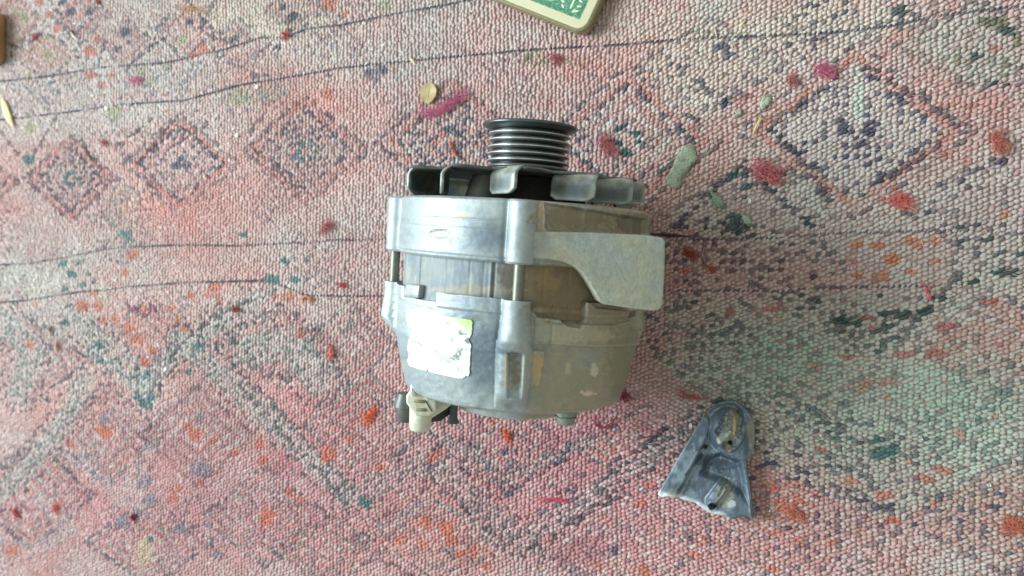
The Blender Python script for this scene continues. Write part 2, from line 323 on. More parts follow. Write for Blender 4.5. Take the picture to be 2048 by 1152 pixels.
# mid left: greens on the two lower lines
for q_ in [(247, 468, 14), (262, 478, 9), (125, 528, 10), (160, 526, 8), (143, 548, 12), (130, 578, 9), (165, 570, 8), (570, 522, 11), (545, 560, 17), (592, 560, 12), (620, 557, 7), (615, 520, 6), (537, 585, 8), (175, 548, 6), (185, 565, 6), (490, 470, 10), (480, 466, 6)]: blob(q_[0], q_[1], q_[2], TEAL*1.35, 0.85, q_[2]*0.7)
bandst([(250, 400), (240, 470)], 40, GREEN_G*0.9, 0.35, STEEL*0.7, 0.6)
for pts, wd in [([(150, 640), (220, 700), (292, 765)], 26), ([(292, 765), (350, 710), (430, 650), (520, 590)], 22), ([(300, 800), (250, 760), (180, 700)], 15), ([(360, 680), (430, 740), (500, 800), (600, 900), (690, 985)], 26),
                ([(170, 765), (120, 850), (60, 930), (0, 990)], 24), ([(0, 640), (60, 700), (40, 780)], 30), ([(500, 700), (580, 690), (640, 760)], 40)]:
    bandst(pts, wd, lin((182, 190, 184)), 0.65, lin((56, 76, 84)), 0.85, 0)
for pts in [[(200, 640), (240, 680), (275, 740)], [(340, 720), (380, 670), (440, 630), (510, 600)], [(430, 690), (480, 745), (540, 800), (620, 890), (690, 960), (720, 1000)], [(420, 630), (500, 720)], [(480, 770), (560, 860), (640, 940), (700, 1020)]]:
    dashes(pts, 4.5, lin((44, 70, 78)), 0.7, 0.85)
for q_ in [(293, 752, 11), (290, 808, 14), (278, 795, 9), (302, 795, 9), (198, 690, 11), (200, 722, 8), (397, 693, 10), (128, 644, 8), (95, 800, 8), (375, 745, 8), (550, 815, 8), (565, 830, 7)]: blob(*q_, TEAL*1.1, 0.85)
for q_ in [(165, 612, 16), (195, 612, 14), (188, 590, 8), (205, 640, 10), (230, 640, 12), (260, 655, 16), (275, 680, 14), (290, 725, 12), (305, 700, 10), (430, 578, 15), (440, 600, 8), (413, 590, 9), (380, 590, 9), (345, 615, 9), (355, 640, 10), (367, 658, 9), (265, 510, 14), (250, 545, 10), (70, 610, 10), (390, 600, 7), (60, 690, 12), (575, 595, 14), (550, 595, 8), (600, 670, 12)]: blob(*q_, ORANGE, 0.62)
for q_ in [(268, 618, 12), (305, 618, 10), (288, 632, 7), (255, 610, 6), (320, 610, 6)]: blob(*q_, PLUM*1.6, 0.7)
blob(288, 617, 8, CORAL)
bandst([(20, 545), (100, 555), (70, 590)], 30, lin((206, 206, 190)), 0.6, STEEL, 0.2)
# lower left
for q_ in [(212, 865, 20), (390, 870, 17), (375, 855, 10), (425, 880, 8), (520, 890, 12), (525, 920, 12), (350, 980, 13), (400, 968, 8), (535, 1030, 17), (530, 1045, 12), (115, 1010, 12), (270, 952, 7), (25, 1098, 16), (655, 905, 18), (650, 920, 10), (140, 890, 10), (345, 1000, 12), (580, 985, 10), (600, 1000, 8), (470, 905, 8)]: blob(*q_, ORANGE, 0.75)
for q_ in [(290, 965, 18), (245, 1045, 18), (400, 938, 22), (300, 1000, 14), (435, 1110, 12), (360, 1060, 16), (275, 1030, 12), (210, 840, 12), (400, 838, 12), (295, 895, 12)]: blob(*q_, STEEL*0.95, 0.6)
blob(290, 1105, 22, lin((182, 180, 138)), 0.4, 34); blob(302, 1080, 8, TEAL*1.2, 0.8)
bandst([(0, 1080), (60, 1100), (140, 1060), (80, 1000)], 16, GREY, 0.5, STEEL, 0.35)
bandst([(300, 900), (240, 1000), (170, 930)], 16, GREY, 0.5, STEEL, 0.3)
dashes([(110, 890), (150, 960), (180, 1000)], 4, lin((96, 84, 90)), 0.7, 0.7); dashes([(265, 890), (310, 950)], 4, lin((96, 84, 90)), 0.7, 0.7)
# bottom centre zigzag
for pts, wd in [([(690, 1000), (780, 960), (860, 930), (940, 990), (1040, 1080), (1120, 1030), (1220, 960), (1330, 890), (1430, 830)], 26), ([(860, 860), (940, 910), (1010, 960), (1080, 920), (1180, 880)], 14), ([(760, 1060), (860, 1000), (950, 1050), (1040, 1130)], 12)]:
    bandst(pts, wd, lin((184, 178, 176)), 0.5, lin((52, 60, 76)), 0.95, 0)
for pts in [[(880, 830), (920, 880), (960, 900)], [(1330, 860), (1260, 920), (1200, 960)], [(1000, 1080), (940, 1030), (900, 990), (860, 950)], [(1060, 1100), (1140, 1050), (1220, 1000)]]:
    dashes(pts, 5, lin((52, 56, 70)), 0.6, 0.85)
for q_ in [(735, 838, 20), (750, 820, 12), (1010, 865, 12), (1018, 882, 12), (985, 840, 9), (865, 915, 14), (885, 905, 10), (850, 1045, 16), (893, 1055, 18), (905, 1080, 14), (845, 1090, 14), (920, 1110, 12), (945, 1105, 16), (975, 1135, 12), (1282, 1007, 13), (1290, 1145, 16), (800, 1080, 12), (1300, 965, 12), (1195, 1130, 10), (1230, 900, 8), (760, 935, 10), (700, 880, 10)]: blob(*q_, ORANGE, 0.7)
for q_ in [(1010, 903, 10), (1030, 906, 9), (1018, 988, 11), (1035, 980, 7), (735, 800, 5), (1230, 1100, 14), (860, 935, 8), (1132, 905, 5)]: blob(*q_, NAVY*0.9, 0.85)
blob(735, 1010, 15, TEAL, 0.9, 10); blob(725, 1000, 8, TEAL); blob(1200, 985, 16, lin((60, 74, 78)), 0.6)
for q_ in [(1100, 885, 26), (1290, 850, 20), (1060, 880, 14), (1180, 1100, 40), (1420, 1010, 22), (560, 940, 20), (1130, 1110, 30), (960, 860, 12)]: blob(*q_, MAUVE*0.75, 0.55)
# right, upper
for pts in [[(1540, 262), (1590, 310), (1650, 385), (1660, 400)], [(1545, 255), (1580, 225), (1620, 195)], [(1740, 135), (1770, 155), (1815, 185), (1850, 195), (1885, 225), (1925, 260)], [(1885, 280), (1850, 305), (1800, 345), (1760, 365)], [(1360, 135), (1400, 165), (1450, 205)], [(1450, 205), (1500, 190)],
            [(1640, 80), (1625, 100), (1600, 115)], [(1980, 165), (2030, 170), (2048, 165)], [(1485, 330), (1430, 375), (1380, 420)], [(1490, 335), (1560, 395), (1620, 450)], [(1350, 460), (1380, 420)]]:
    dashes(pts, 6.5, lin((54, 60, 78)), 0.75, 0.9)
for q_ in [(1443, 92, 16, NAVY), (1458, 110, 14, NAVY), (1580, 88, 11, NAVY), (1540, 95, 8, NAVY), (1630, 80, 12, NAVY), (1800, 22, 24, DKGREEN), (1990, 45, 34, OLIVE*0.7), (2020, 62, 24, DKGREEN), (1955, 110, 16, DKGREEN), (1960, 77, 8, DKGREEN), (1475, 350, 22, TEAL*0.7), (1490, 320, 11, TEAL*0.6), (1495, 372, 12, TEAL*0.7), (1475, 452, 36, TEAL*0.55), (1468, 432, 20, TEAL*0.7), (1540, 385, 14, TEAL*0.7), (1574, 410, 10, TEAL*0.6), (1600, 432, 11, TEAL*0.6), (1620, 448, 12, TEAL*0.6), (1560, 345, 14, TEAL*0.7), (2005, 325, 16, NAVY), (1960, 340, 14, NAVY), (1930, 360, 10, NAVY), (1880, 372, 10, NAVY)]: blob(q_[0], q_[1], q_[2], q_[3], 0.85, q_[2]*0.42)
for q_ in [(1475, 98, 8), (1990, 95, 17), (1823, 110, 12), (1775, 108, 10), (1480, 200, 16), (1500, 195, 10), (1560, 245, 10), (1590, 215, 8), (1540, 235, 12), (1610, 190, 9), (1590, 150, 10), (1390, 250, 12), (1385, 260, 10), (1950, 215, 14), (1900, 210, 12), (1890, 305, 26), (1935, 320, 14), (1935, 235, 14), (1660, 375, 12), (1570, 325, 12), (1260, 350, 16), (1150, 350, 12), (1170, 130, 12), (1100, 205, 12), (960, 205, 8), (1300, 190, 12), (1280, 195, 8), (1235, 225, 9)]: blob(q_[0], q_[1], q_[2], CORAL*0.85, 0.75, q_[2]*0.5)
bandst([(1060, 115), (1100, 120)], 18, OLIVE*1.4, 0.55, OLIVE*0.6, 0.3)
mixc((1-ss(0.6, 1.1, np.hypot((px-1718)/10, (py-190)/70)+0.3*(rnd-.5)))*0.6, GREEN_G*1.1)
# right, middle
for pts, wd in [([(1580, 600), (1650, 640), (1700, 680), (1745, 700), (1800, 670), (1860, 610), (1930, 540)], 9), ([(1370, 600), (1410, 630), (1470, 680), (1540, 740), (1600, 800), (1660, 860), (1740, 890)], 10)]:
    dashes(pts, wd, lin((48, 70, 78)), 0.6, 0.85)
bandst([(1360, 640), (1430, 700), (1500, 760), (1560, 820), (1640, 890), (1760, 930), (1880, 880), (2000, 800)], 55, GREEN_G*0.9, 0.3, lin((58, 68, 84)), 0.7, 2)
bandst([(1380, 500), (1500, 520), (1600, 540)], 45, PINK, 0.3, lin((70, 66, 84)), 0.75, 2)
for q_ in [(1700, 640, 34), (1672, 643, 16), (1790, 630, 42), (1745, 662, 16), (1720, 652, 14), (1775, 655, 16), (1850, 625, 20), (1870, 615, 14), (1945, 562, 14), (1930, 575, 12), (2010, 545, 34), (2040, 510, 16), (1985, 510, 10), (1980, 480, 16), (1920, 480, 14), (1790, 465, 14), (1850, 425, 14), (1930, 455, 16), (1715, 588, 8), (1760, 590, 10), (1640, 605, 16), (1690, 700, 12), (1760, 705, 12)]: blob(q_[0], q_[1], q_[2], DKGREEN, 0.9, max(4, q_[2]*0.28))
for q_ in [(1715, 488, 16), (1755, 490, 14), (1785, 518, 20), (1705, 520, 12), (1715, 553, 15), (1765, 553, 16), (1820, 480, 12), (1840, 488, 14), (1870, 482, 12), (1825, 545, 14), (1872, 520, 12), (2010, 430, 14)]: blob(q_[0], q_[1], q_[2], lin((198, 122, 84)), 0.85, q_[2]*0.6)
for q_ in [(1742, 636, 16), (1745, 655, 16), (1695, 712, 20), (1812, 708, 24), (1870, 708, 28), (1600, 692, 14), (1635, 735, 14), (1625, 728, 8), (1735, 763, 22), (1780, 765, 22), (1640, 700, 8), (1565, 606, 10), (1540, 620, 14), (1560, 680, 12), (1890, 655, 20), (1920, 665, 10), (1980, 605, 20), (1995, 690, 10), (1460, 625, 16), (1710, 490, 6), (1370, 540, 14), (1375, 510, 12), (1790, 400, 30), (1380, 470, 10), (1860, 700, 10)]: blob(q_[0], q_[1], q_[2], RED*1.25, 0.8, q_[2]*0.38)
# right, lower
for q_ in [(1762, 879, 22), (1765, 905, 30), (1790, 895, 16), (1828, 905, 14), (1665, 878, 13), (1722, 905, 10), (1575, 790, 12), (1567, 812, 14), (1600, 832, 16), (1610, 840, 10), (1655, 790, 14), (1960, 840, 16), (2010, 785, 26), (1980, 820, 10), (1690, 808, 14), (1880, 880, 14), (2020, 885, 12)]: blob(q_[0], q_[1], q_[2], TEAL*0.85, 0.85, q_[2]*0.4)
for q_ in [(1770, 1016, 30), (1570, 1055, 14), (1455, 1070, 12), (1540, 930, 22), (1500, 955, 12), (1730, 1000, 14), (1985, 1012, 10), (1835, 1048, 10), (2000, 990, 12), (1925, 965, 10)]: blob(q_[0], q_[1], q_[2], NAVY*0.8, 0.85, q_[2]*0.3)
for q_ in [(1575, 1015, 34), (1590, 1032, 26), (1545, 975, 22), (1555, 1064, 14), (1850, 955, 24), (1885, 940, 22), (1915, 868, 16), (1720, 780, 20), (1735, 770, 14), (1775, 795, 16), (1600, 1002, 12), (1765, 990, 20), (1785, 1040, 20), (1600, 1085, 14), (1545, 1140, 16), (2030, 1050, 34), (1870, 1005, 10), (1820, 925, 12), (1640, 900, 12), (1700, 960, 16), (1720, 880, 8), (1990, 830, 10), (1660, 1085, 12), (1960, 1010, 10), (1400, 1085, 14), (1390, 1110, 12)]: blob(q_[0], q_[1], q_[2], lin((200, 112, 88)), 0.75, q_[2]*0.45, 0.25)
# black cord stub at the right of the alternator
zone(1560, 740, 170, 70, GREEN_G, 0.4); zone(1860, 790, 190, 70, GREEN_G, 0.45); zone(1960, 900, 110, 90, GREEN_G, 0.3); zone(330, 430, 150, 50, CORAL, 0.2); zone(560, 150, 110, 40, CORAL, 0.22)
C *= (0.92+0.15*rnd[:, None])
C = np.clip(C*(1+0.25*(fbm(px/140, py/100, 88, 3)[:, None]-0.5)), 0.004, 0.85)

# stitch shape: a low dome of yarn, a little longer than wide, leaning with the weave
ring = 6
lean = np.radians(-8-26*ss(650, 1000, py)*(1-0.6*ss(1300, 1700, px))-14*ss(100, 900, px)*ss(400, 700, py)+RNG.normal(0, 9, n))
lean = lean-np.radians(52)*ss(1080, 1420, px+40*(fbm(px/60, py/60, 19, 2)-0.5))*(1-0.35*ss(850, 1050, py))
lean = lean+np.radians(18*((J % 2)*2-1)*ss(0.5, 0.7, fbm(px/200, py/160, 14, 2)))
la = 2.1*(0.75+0.55*RNG.random(n)); lb = 1.42*(0.8+0.45*RNG.random(n)); dk = (C.mean(1) < 0.13)*ss(1000, 1300, px); la = la*(1+0.4*dk); lb = lb*(1-0.12*dk); hh = 0.78*(0.75+0.5*RNG.random(n))
dip = 0.3*(C.mean(1) < 0.12)*(1-dk)-0.12*dk
P = []
for (rr, zz) in ((1.0, -0.55), (0.72, 0.62)):
    for k in range(ring):
        a = 2*math.pi*(k+(0.5 if rr < 1 else 0))/ring
        u = lb*rr*math.cos(a); v = la*rr*math.sin(a)
        P.append(np.stack([sx+u*np.cos(lean)-v*np.sin(lean), sy+u*np.sin(lean)+v*np.cos(lean), sz-dip+hh*zz*(1+0.25*math.sin(a))], 1))
P.append(np.stack([sx, sy, sz-dip+hh], 1))
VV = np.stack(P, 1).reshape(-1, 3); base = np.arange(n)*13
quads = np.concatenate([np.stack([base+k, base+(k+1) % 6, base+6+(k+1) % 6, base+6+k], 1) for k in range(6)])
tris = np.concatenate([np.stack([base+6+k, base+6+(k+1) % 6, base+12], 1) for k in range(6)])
tipc = np.array([0.80]*6+[0.97]*6+[1.04])          # yarn strand is darker at its base and paler at its tip
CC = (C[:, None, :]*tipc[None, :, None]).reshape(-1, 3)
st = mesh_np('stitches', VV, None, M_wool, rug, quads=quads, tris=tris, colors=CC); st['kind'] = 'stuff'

# woven dark contour lines: slim wavering cords lying in the weave
def surf(pxs, pys, dz=0.0):
    p = unproj(pxs, pys, 0.0); p[..., 2] = relief(p[..., 0], p[..., 1])+dz; return p
LINES = [[(-60, 168), (0, 163), (100, 152), (200, 135), (330, 125), (450, 98), (520, 75), (570, 75), (610, 57), (680, 50), (800, 25), (900, 8), (960, -6)],
         [(-60, 248), (0, 240), (130, 225), (250, 208), (370, 200), (480, 170), (570, 155), (680, 135), (850, 118), (960, 108), (1070, 98), (1200, 92), (1360, 78), (1500, 72), (1580, 70), (1690, 63), (1790, 50), (1870, 33), (1998, 17), (2100, 10)],
         [(-60, 534), (0, 530), (60, 527), (130, 515), (200, 500), (250, 493), (350, 490), (480, 491), (560, 487), (680, 480), (780, 478)],
         [(1290, 476), (1360, 479), (1500, 477), (1600, 472), (1700, 465), (1860, 462), (2100, 466)],
         [(-60, 610), (0, 605), (60, 600), (150, 585), (210, 580), (260, 573), (350, 566), (500, 562), (545, 563), (610, 590), (680, 592), (770, 592)],
         [(1310, 582), (1400, 581), (1560, 582), (1700, 574), (1860, 572), (1960, 565)]]
for li, pts in enumerate(LINES):
    P3 = surf(*np.array(pts, float).T, 0.2); mb = MB()
    seg = np.concatenate([[0], np.cumsum(np.linalg.norm(np.diff(P3, axis=0), axis=1))])
    s_ = np.arange(0, seg[-1], 0.52)
    xx = np.interp(s_, seg, P3[:, 0]); yy = np.interp(s_, seg, P3[:, 1])
    yy += 0.6*np.sin(s_/2.85*2*math.pi)+0.5*(fbm(s_/25, s_*0, 3, 2)-0.5)
    zz = relief(xx, yy)+(0.12 if li in (3, 5) else 0.38)+0.5*np.cos(s_/2.85*2*math.pi)+0.9*(fbm(s_/14, s_*0+3, 8, 2)-0.5)
    mb.tube(np.stack([xx, yy, zz], 1), list(0.5+0.25*(fbm(s_/9, s_*0, 6, 2)-0.5)), 6)
    mb.build('woven_line', M_line, rug)

# loose fibres and broken yarn ends standing out of the weave
mb = MB(); fcol = []
for k in range(1500):
    x = random.uniform(-520, 320); y = random.uniform(-260, 260); L_ = random.uniform(2, 9); a = random.uniform(0, 6.28); b = random.uniform(-0.8, 0.8)
    z = relief(np.array(x), np.array(y))+1.3; pts = []
    for t in np.linspace(0, 1, 5):
        aa = a+b*t; pts.append((x+L_*t*math.cos(aa), y+L_*t*math.sin(aa), z+1.6*math.sin(math.pi*t)*random.uniform(0.5, 1)))
    mb.tube(pts, random.uniform(0.05, 0.11), 3, caps=False)
M_fib = mat('pale_fibre', lin((226, 216, 204)), rough=0.9, var=0.1)
o = mb.build('loose_fibres', M_fib, rug); o['kind'] = 'stuff'
mb = MB()
for k in range(420):
    x = random.uniform(-500, 310); y = random.uniform(-250, 250); r = random.uniform(0.2, 0.62); z = float(relief(np.array(x), np.array(y)))+1.5
    a = random.uniform(0, 3.1)
    top = [(x+r*random.uniform(.7, 1.3)*math.cos(a+q_), y+r*random.uniform(.7, 1.8)*math.sin(a+q_), z+0.3) for q_ in (0, 1.5, 3.0, 4.6)]
    mb.prism(top, [(p_[0], p_[1], z-0.1) for p_ in top])
o = mb.build('dust_specks', mat('pale_grit', lin((236, 234, 226)), rough=0.4), smooth=False)
props(o, 'tiny pale grit specks scattered all over the rug', 'grit', kind='stuff')

# ================================================================ the alternator (built in its own axes: y along the shaft, z towards the viewer)
AX = np.array([33.2, 2.6, 74.0])
yaw, up = math.radians(5.0), math.radians(2.5)
ey = np.array([math.sin(yaw)*math.cos(up), math.cos(yaw)*math.cos(up), math.sin(up)])
ez = np.array([math.sin(math.radians(20)), 0, math.cos(math.radians(20))]); ez = ez-ey*(ez@ey); ez /= np.linalg.norm(ez)
ex = np.cross(ey, ez)
AB = np.stack([ex, ey, ez], 1)
MA = Matrix(((ex[0], ey[0], ez[0], AX[0]*S), (ex[1], ey[1], ez[1], AX[1]*S), (ex[2], ey[2], ez[2], AX[2]*S), (0, 0, 0, 1)))
alt = empty('alternator', MA)
props(alt, 'dusty grey cast aluminium car alternator with ribbed belt pulley lying on the rug', 'alternator')
def toL(P): return (np.asarray(P)-AX)@AB
def toW(P): return np.asarray(P)@AB.T+AX
CL = toL(CAM)
def ray(px, py):
    a = (np.asarray(px, float)-1024)/F; b = (576-np.asarray(py, float))/F
    d = a[..., None]*RT+b[..., None]*UP+FW
    return d@AB
def onplane(px, py, z, slope=0.0):          # plane z' = z + slope*x'
    d = ray(px, py); t = (z+slope*CL[0]-CL[2])/(d[..., 2]-slope*d[..., 0]); return CL+d*t[..., None]
def oncyl(px, py, R):
    d = ray(px, py); R = np.broadcast_to(R, d.shape[:-1])
    A = d[..., 0]**2+d[..., 2]**2; B = CL[0]*d[..., 0]+CL[2]*d[..., 2]; Cc = CL[0]**2+CL[2]**2-R**2
    t = (-B-np.sqrt(np.maximum(B*B-A*Cc, 0)))/A; return CL+d*t[..., None]
def projL(P): return proj(toW(P))

PSI = np.linspace(-math.pi, math.pi, 721)[:-1]; NP_ = len(PSI)
BOSS = [0.0, -math.pi/2, math.radians(106), math.pi]
def smax(a, b, k):
    h = np.clip(0.5+0.5*(a-b)/k, 0, 1); return b*(1-h)+a*h+k*h*(1-h)
def boss(psi, R, Rc, rb, amt):
    out = R
    for b in BOSS:
        d = (psi-b+math.pi) % (2*math.pi)-math.pi
        q = rb*rb-(Rc*np.sin(d))**2
        rr = np.where((q > 0) & (np.abs(d) < 1), Rc*np.cos(d)+np.sqrt(np.maximum(q, 0)), 0)
        grv = 0.7*np.exp(-((np.abs(d)-0.118)/0.018)**2)*amt
        out = out-grv; out = np.where(amt > 0, np.maximum(out, smax(out, R+(rr-R)*amt, 0.9)*(np.abs(d) < 0.35)), out)
    return out
def vis(psi): return (np.abs(psi) < math.radians(100)).astype(float)
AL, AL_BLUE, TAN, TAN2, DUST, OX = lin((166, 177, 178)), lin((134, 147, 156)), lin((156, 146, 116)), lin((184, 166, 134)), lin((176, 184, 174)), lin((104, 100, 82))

def shell(name, prof_y, Rfun, colfun, extra_top, extra_bot, m):
    """cylindrical skin; prof_y(psi,t)->y ; extra rings close the ends"""
    T = len(prof_y); Yg = np.zeros((T, NP_)); 
    for a, f in enumerate(prof_y): Yg[a] = f
    Pg = np.broadcast_to(PSI, Yg.shape); X = np.sin(Pg); Z = np.cos(Pg)
    pX, pY = projL(np.stack([69.5*X, Yg, 69.5*Z], -1))
    Rg = Rfun(Pg, Yg, pX, pY)
    V = np.stack([Rg*X, Yg, Rg*Z], -1); Cg = colfun(Pg, Yg, *projL(V))
    rows = [V]; cols = [Cg]
    for (R, y) in extra_top[::-1]:
        rows.insert(0, np.stack([R*np.sin(PSI), np.full(NP_, y), R*np.cos(PSI)], -1)[None]); cols.insert(0, Cg[:1]*0.8)
    for (R, y) in extra_bot:
        rows.append(np.stack([R*np.sin(PSI), np.full(NP_, y), R*np.cos(PSI)], -1)[None]); cols.append(Cg[-1:])
    V = np.concatenate(rows); Cg = np.concatenate(cols); R_ = len(V)
    a, b = np.meshgrid(np.arange(R_-1), np.arange(NP_), indexing='ij'); a = a.ravel(); b = b.ravel(); b2 = (b+1) % NP_
    q = np.stack([a*NP_+b, (a+1)*NP_+b, (a+1)*NP_+b2, a*NP_+b2], 1)
    return mesh_np(name, V.reshape(-1, 3), None, m, alt, quads=q, colors=Cg.reshape(-1, 3))
def dirt_and_shade(pX, pY, base):
    """oxide bloom on the left, dried mud on the right; staining plus darker shading painted into the casting colour"""
    c = np.broadcast_to(base, pX.shape+(3,)).copy()
    n1 = fbm(pX/80, pY/80, 4, 6); n2 = fbm(pX/24, pY/28, 12, 6); n3 = fbm(pX/90, pY/60, 44, 3)
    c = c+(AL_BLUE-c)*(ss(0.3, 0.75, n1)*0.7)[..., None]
    c = c+(DUST-c)*(ss(0.4, 0.8, n2)*0.35)[..., None]
    m = ss(1035, 1110, pX+70*(n1-0.5)*2)*ss(0.25, 0.6, n3+0.18)
    c = c+(TAN-c)*(m*0.78)[..., None]
    c = c+(TAN2-c)*(m*ss(0.5, 0.75, n2)*0.5)[..., None]
    for (bx, by, bw, bh, ba) in ((968, 700, 52, 95, 0.95), (972, 475, 60, 48, 0.8), (930, 640, 60, 22, 0.5), (1085, 720, 30, 60, 0.4), (840, 770, 60, 20, 0.3)):  # blue grey blotches: stain and body shading painted into the colour
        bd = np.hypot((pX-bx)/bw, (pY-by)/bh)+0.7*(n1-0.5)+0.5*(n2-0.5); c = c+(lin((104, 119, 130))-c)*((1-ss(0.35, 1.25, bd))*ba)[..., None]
    c = c+(OX-c)*(ss(0.6, 0.8, fbm(pX/30, pY/22, 61, 5))*0.3)[..., None]
    return c
def spot(c, pX, pY, x, y, rx, ry, col, a, seed=1):
    d = np.hypot((pX-x)/rx, (pY-y)/ry)*0.85+0.9*(fbm(pX/9, pY/9, seed, 3)-0.5)+0.8*(fbm(pX/4, pY/4, seed+5, 2)-0.5)
    return c+(np.asarray(col)-c)*((1-ss(0.55, 1.0, d))*a)[..., None]

# ---- front bracket
def R_front(psi, y, pX, pY):
    R = np.full(psi.shape, 69.8); v = vis(psi)
    R = R+0.5*ss(31, 29, y)*ss(16, 17, y)                                # faint step along the skirt
    R = R-0.35*np.exp(-((pY-(436+0.045*(pX-880)))/2.2)**2)*ss(835, 860, pX)*ss(1010, 990, pX)*v
    rec = sdpoly(pX, pY, [(1091, 407), (1330, 446), (1330, 474), (1100, 462), (1093, 455)])
    dep = 3.0-1.0*ss(1160, 1172, pX)*ss(1242, 1230, pX)+0.6*ss(1268, 1276, pX)
    rec = rec+3*(fbm(pX/12, pY/12, 51, 3)-0.5); rib = np.exp(-((pX-1238)/6)**2)+np.exp(-((pX-1272)/5)**2)+0.4*np.exp(-((pX-1168)/8)**2)
    R = R-ss(4.5, -3.5, rec)*(dep-1.1*rib)*v
    R = boss(psi, R, 71.3, 7.0, np.ones_like(R))
    R = R-1.6*ss(43.2, 45.2, y)**2-1.2*ss(15.2, 14.0, y)                 # rounded rims
    chip = (1-ss(0.5, 1.0, np.hypot((pX-882)/26, (pY-468)/11)+0.9*(fbm(pX/8, pY/8, 9, 3)-0.5)))*v
    return R-0.5*chip+0.22*(fbm(psi*26, y*0.5, 6, 3)-0.5)
def C_front(psi, y, pX, pY):
    c = dirt_and_shade(pX, pY, AL)
    c = spot(c, pX, pY, 880, 470, 34, 14, lin((140, 144, 122)), 0.65, 3); c = spot(c, pX, pY, 858, 486, 18, 12, lin((168, 172, 150)), 0.5, 5)
    c = spot(c, pX, pY, 905, 430, 36, 5, lin((176, 160, 130)), 0.8, 7); c = spot(c, pX, pY, 1150, 435, 90, 22, lin((136, 122, 94)), 0.7, 8)
    c = spot(c, pX, pY, 1083, 435, 9, 40, lin((216, 190, 156)), 0.75, 10)
    c = spot(c, pX, pY, 1270, 450, 45, 26, lin((118, 112, 90)), 0.7, 9)
    return c
ys = np.concatenate([np.linspace(45, 43, 7), np.linspace(42.5, 15.5, 56), np.linspace(15, 14, 4)])
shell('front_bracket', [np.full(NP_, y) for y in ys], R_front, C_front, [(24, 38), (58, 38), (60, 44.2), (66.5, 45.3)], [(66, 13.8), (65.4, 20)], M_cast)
# ---- stator
def R_st(psi, y, pX, pY):
    R = np.full(psi.shape, 66.6); deg = np.degrees(psi)
    for a in list(range(-176, 180, 8)): R = R-0.25*np.exp(-((deg-a-2.5*math.sin(a))/0.45)**2)
    for a in (-12.0, -52.0, 38.0, 78.0): R = R+0.6*np.exp(-((deg-a)/0.5)**2)-0.5*np.exp(-((deg-a-1.3)/0.5)**2)
    return R+0.12*(fbm(psi*60, y*0.35, 2, 3)-0.5)+0.06*np.sin(y*6.0)
def C_st(psi, y, pX, pY):
    c = np.broadcast_to(lin((132, 140, 138)), pX.shape+(3,)).copy(); n1 = fbm(pX/25, pY/30, 71, 4); n2 = fbm(pX/5, pY/40, 72, 3)
    c = c+(lin((112, 126, 138))-c)*(ss(0.4, 0.65, n1)*0.7)[..., None]
    c = c+(lin((186, 190, 176))-c)*(ss(0.5, 0.8, n2)*0.3)[..., None]
    m = ss(985, 1065, pX+30*(n1-0.5)); c = c+(lin((128, 106, 72))-c)*(m*0.85)[..., None]
    c = spot(c, pX, pY, 1095, 560, 24, 30, lin((156, 130, 92)), 0.6, 4); c = spot(c, pX, pY, 1020, 560, 26, 34, lin((96, 84, 62)), 0.6, 6)
    c = spot(c, pX, pY, 940, 580, 90, 9, lin((166, 156, 128)), 0.6, 11)
    return c
shell('stator', [np.full(NP_, y) for y in np.linspace(19, -13, 60)], R_st, C_st, [(40, 19.5)], [(40, -13.5)], M_stator)
# ---- rear bracket
def prof_rear(y):
    return np.interp(y, [-61.2, -60.4, -58.5, -54, -44, -34, -30.5, -29.2, -11.2, -10.2, -3], [60.2, 61.6, 62.5, 63.6, 66.2, 68.2, 68.7, 69.1, 69.2, 70.0, 70.0])
def notch(psi):                                                          # upper rim dips beside the left boss
    x, y = projL(np.stack([70*np.sin(psi), np.full(psi.shape, -5.0), 70*np.cos(psi)], -1)); v = vis(psi)
    d = ss(806, 808, x)*ss(873, 871, x)*v
    return d
YTOP = -3.4-5.2*notch(PSI)+0.5*(fbm(PSI*30, PSI*0, 5, 3)-0.5)
def R_rear(psi, y, pX, pY):
    v = vis(psi); R = prof_rear(y)
    R = np.where((pX > 806) & (pX < 873) & (v > 0) & (y > -12), 69.3, R)
    up_ = ss(-36, -22, y); up_ = np.where(np.abs(psi) < 0.4, np.maximum(up_, 0.42*ss(-60, -50, y)), up_); R0 = R
    R = boss(psi, R, 70.8, 7.0+2.0*ss(-8, -30, y), up_)
    def poc(poly, dep, e=3.0): return ss(e, -e, sdpoly(pX, pY, poly))*dep*v
    R = R-poc([(1062, 590), (1106, 594), (1150, 598), (1172, 600), (1170, 642), (1160, 655), (1135, 652), (1122, 640), (1075, 634), (1063, 618)], 3.8, 2.4)
    R = R-poc([(1178, 600), (1262, 612), (1258, 622), (1192, 616)], 1.6)
    R = R+poc([(1104, 648), (1224, 650), (1262, 640), (1275, 690), (1180, 694), (1100, 688)], 1.4, 1.6)
    R = R-poc([(1258, 622), (1292, 622), (1288, 664), (1262, 660)], 3.4, 2.5)-poc([(1268, 632), (1281, 632), (1280, 652), (1270, 652)], 9, 2)
    # two ribs with a channel for the through bolt below the middle boss
    fd = ss(812, 745, pY)
    R = R+poc([(1000, 690), (1068, 694), (1064, 806), (996, 800)], 0.9, 7)*fd
    R = R-poc([(1019, 703), (1044, 704), (1041, 800), (1016, 796)], 3.4, 3)*(0.25+0.75*fd)
    R = R+poc([(1064, 699), (1090, 702), (1082, 775), (1058, 780)], 1.8, 4)*fd
    R = R-poc([(843, 588), (868, 592), (862, 600), (846, 598)], 5.5, 1.5)
    return R+0.55*(fbm(psi*20, y*0.35, 16, 5)-0.5)+0.5*ss(1080, 1120, pX)*v*(fbm(pX/16, pY/13, 66, 4)-0.5)*ss(700, 680, pY)
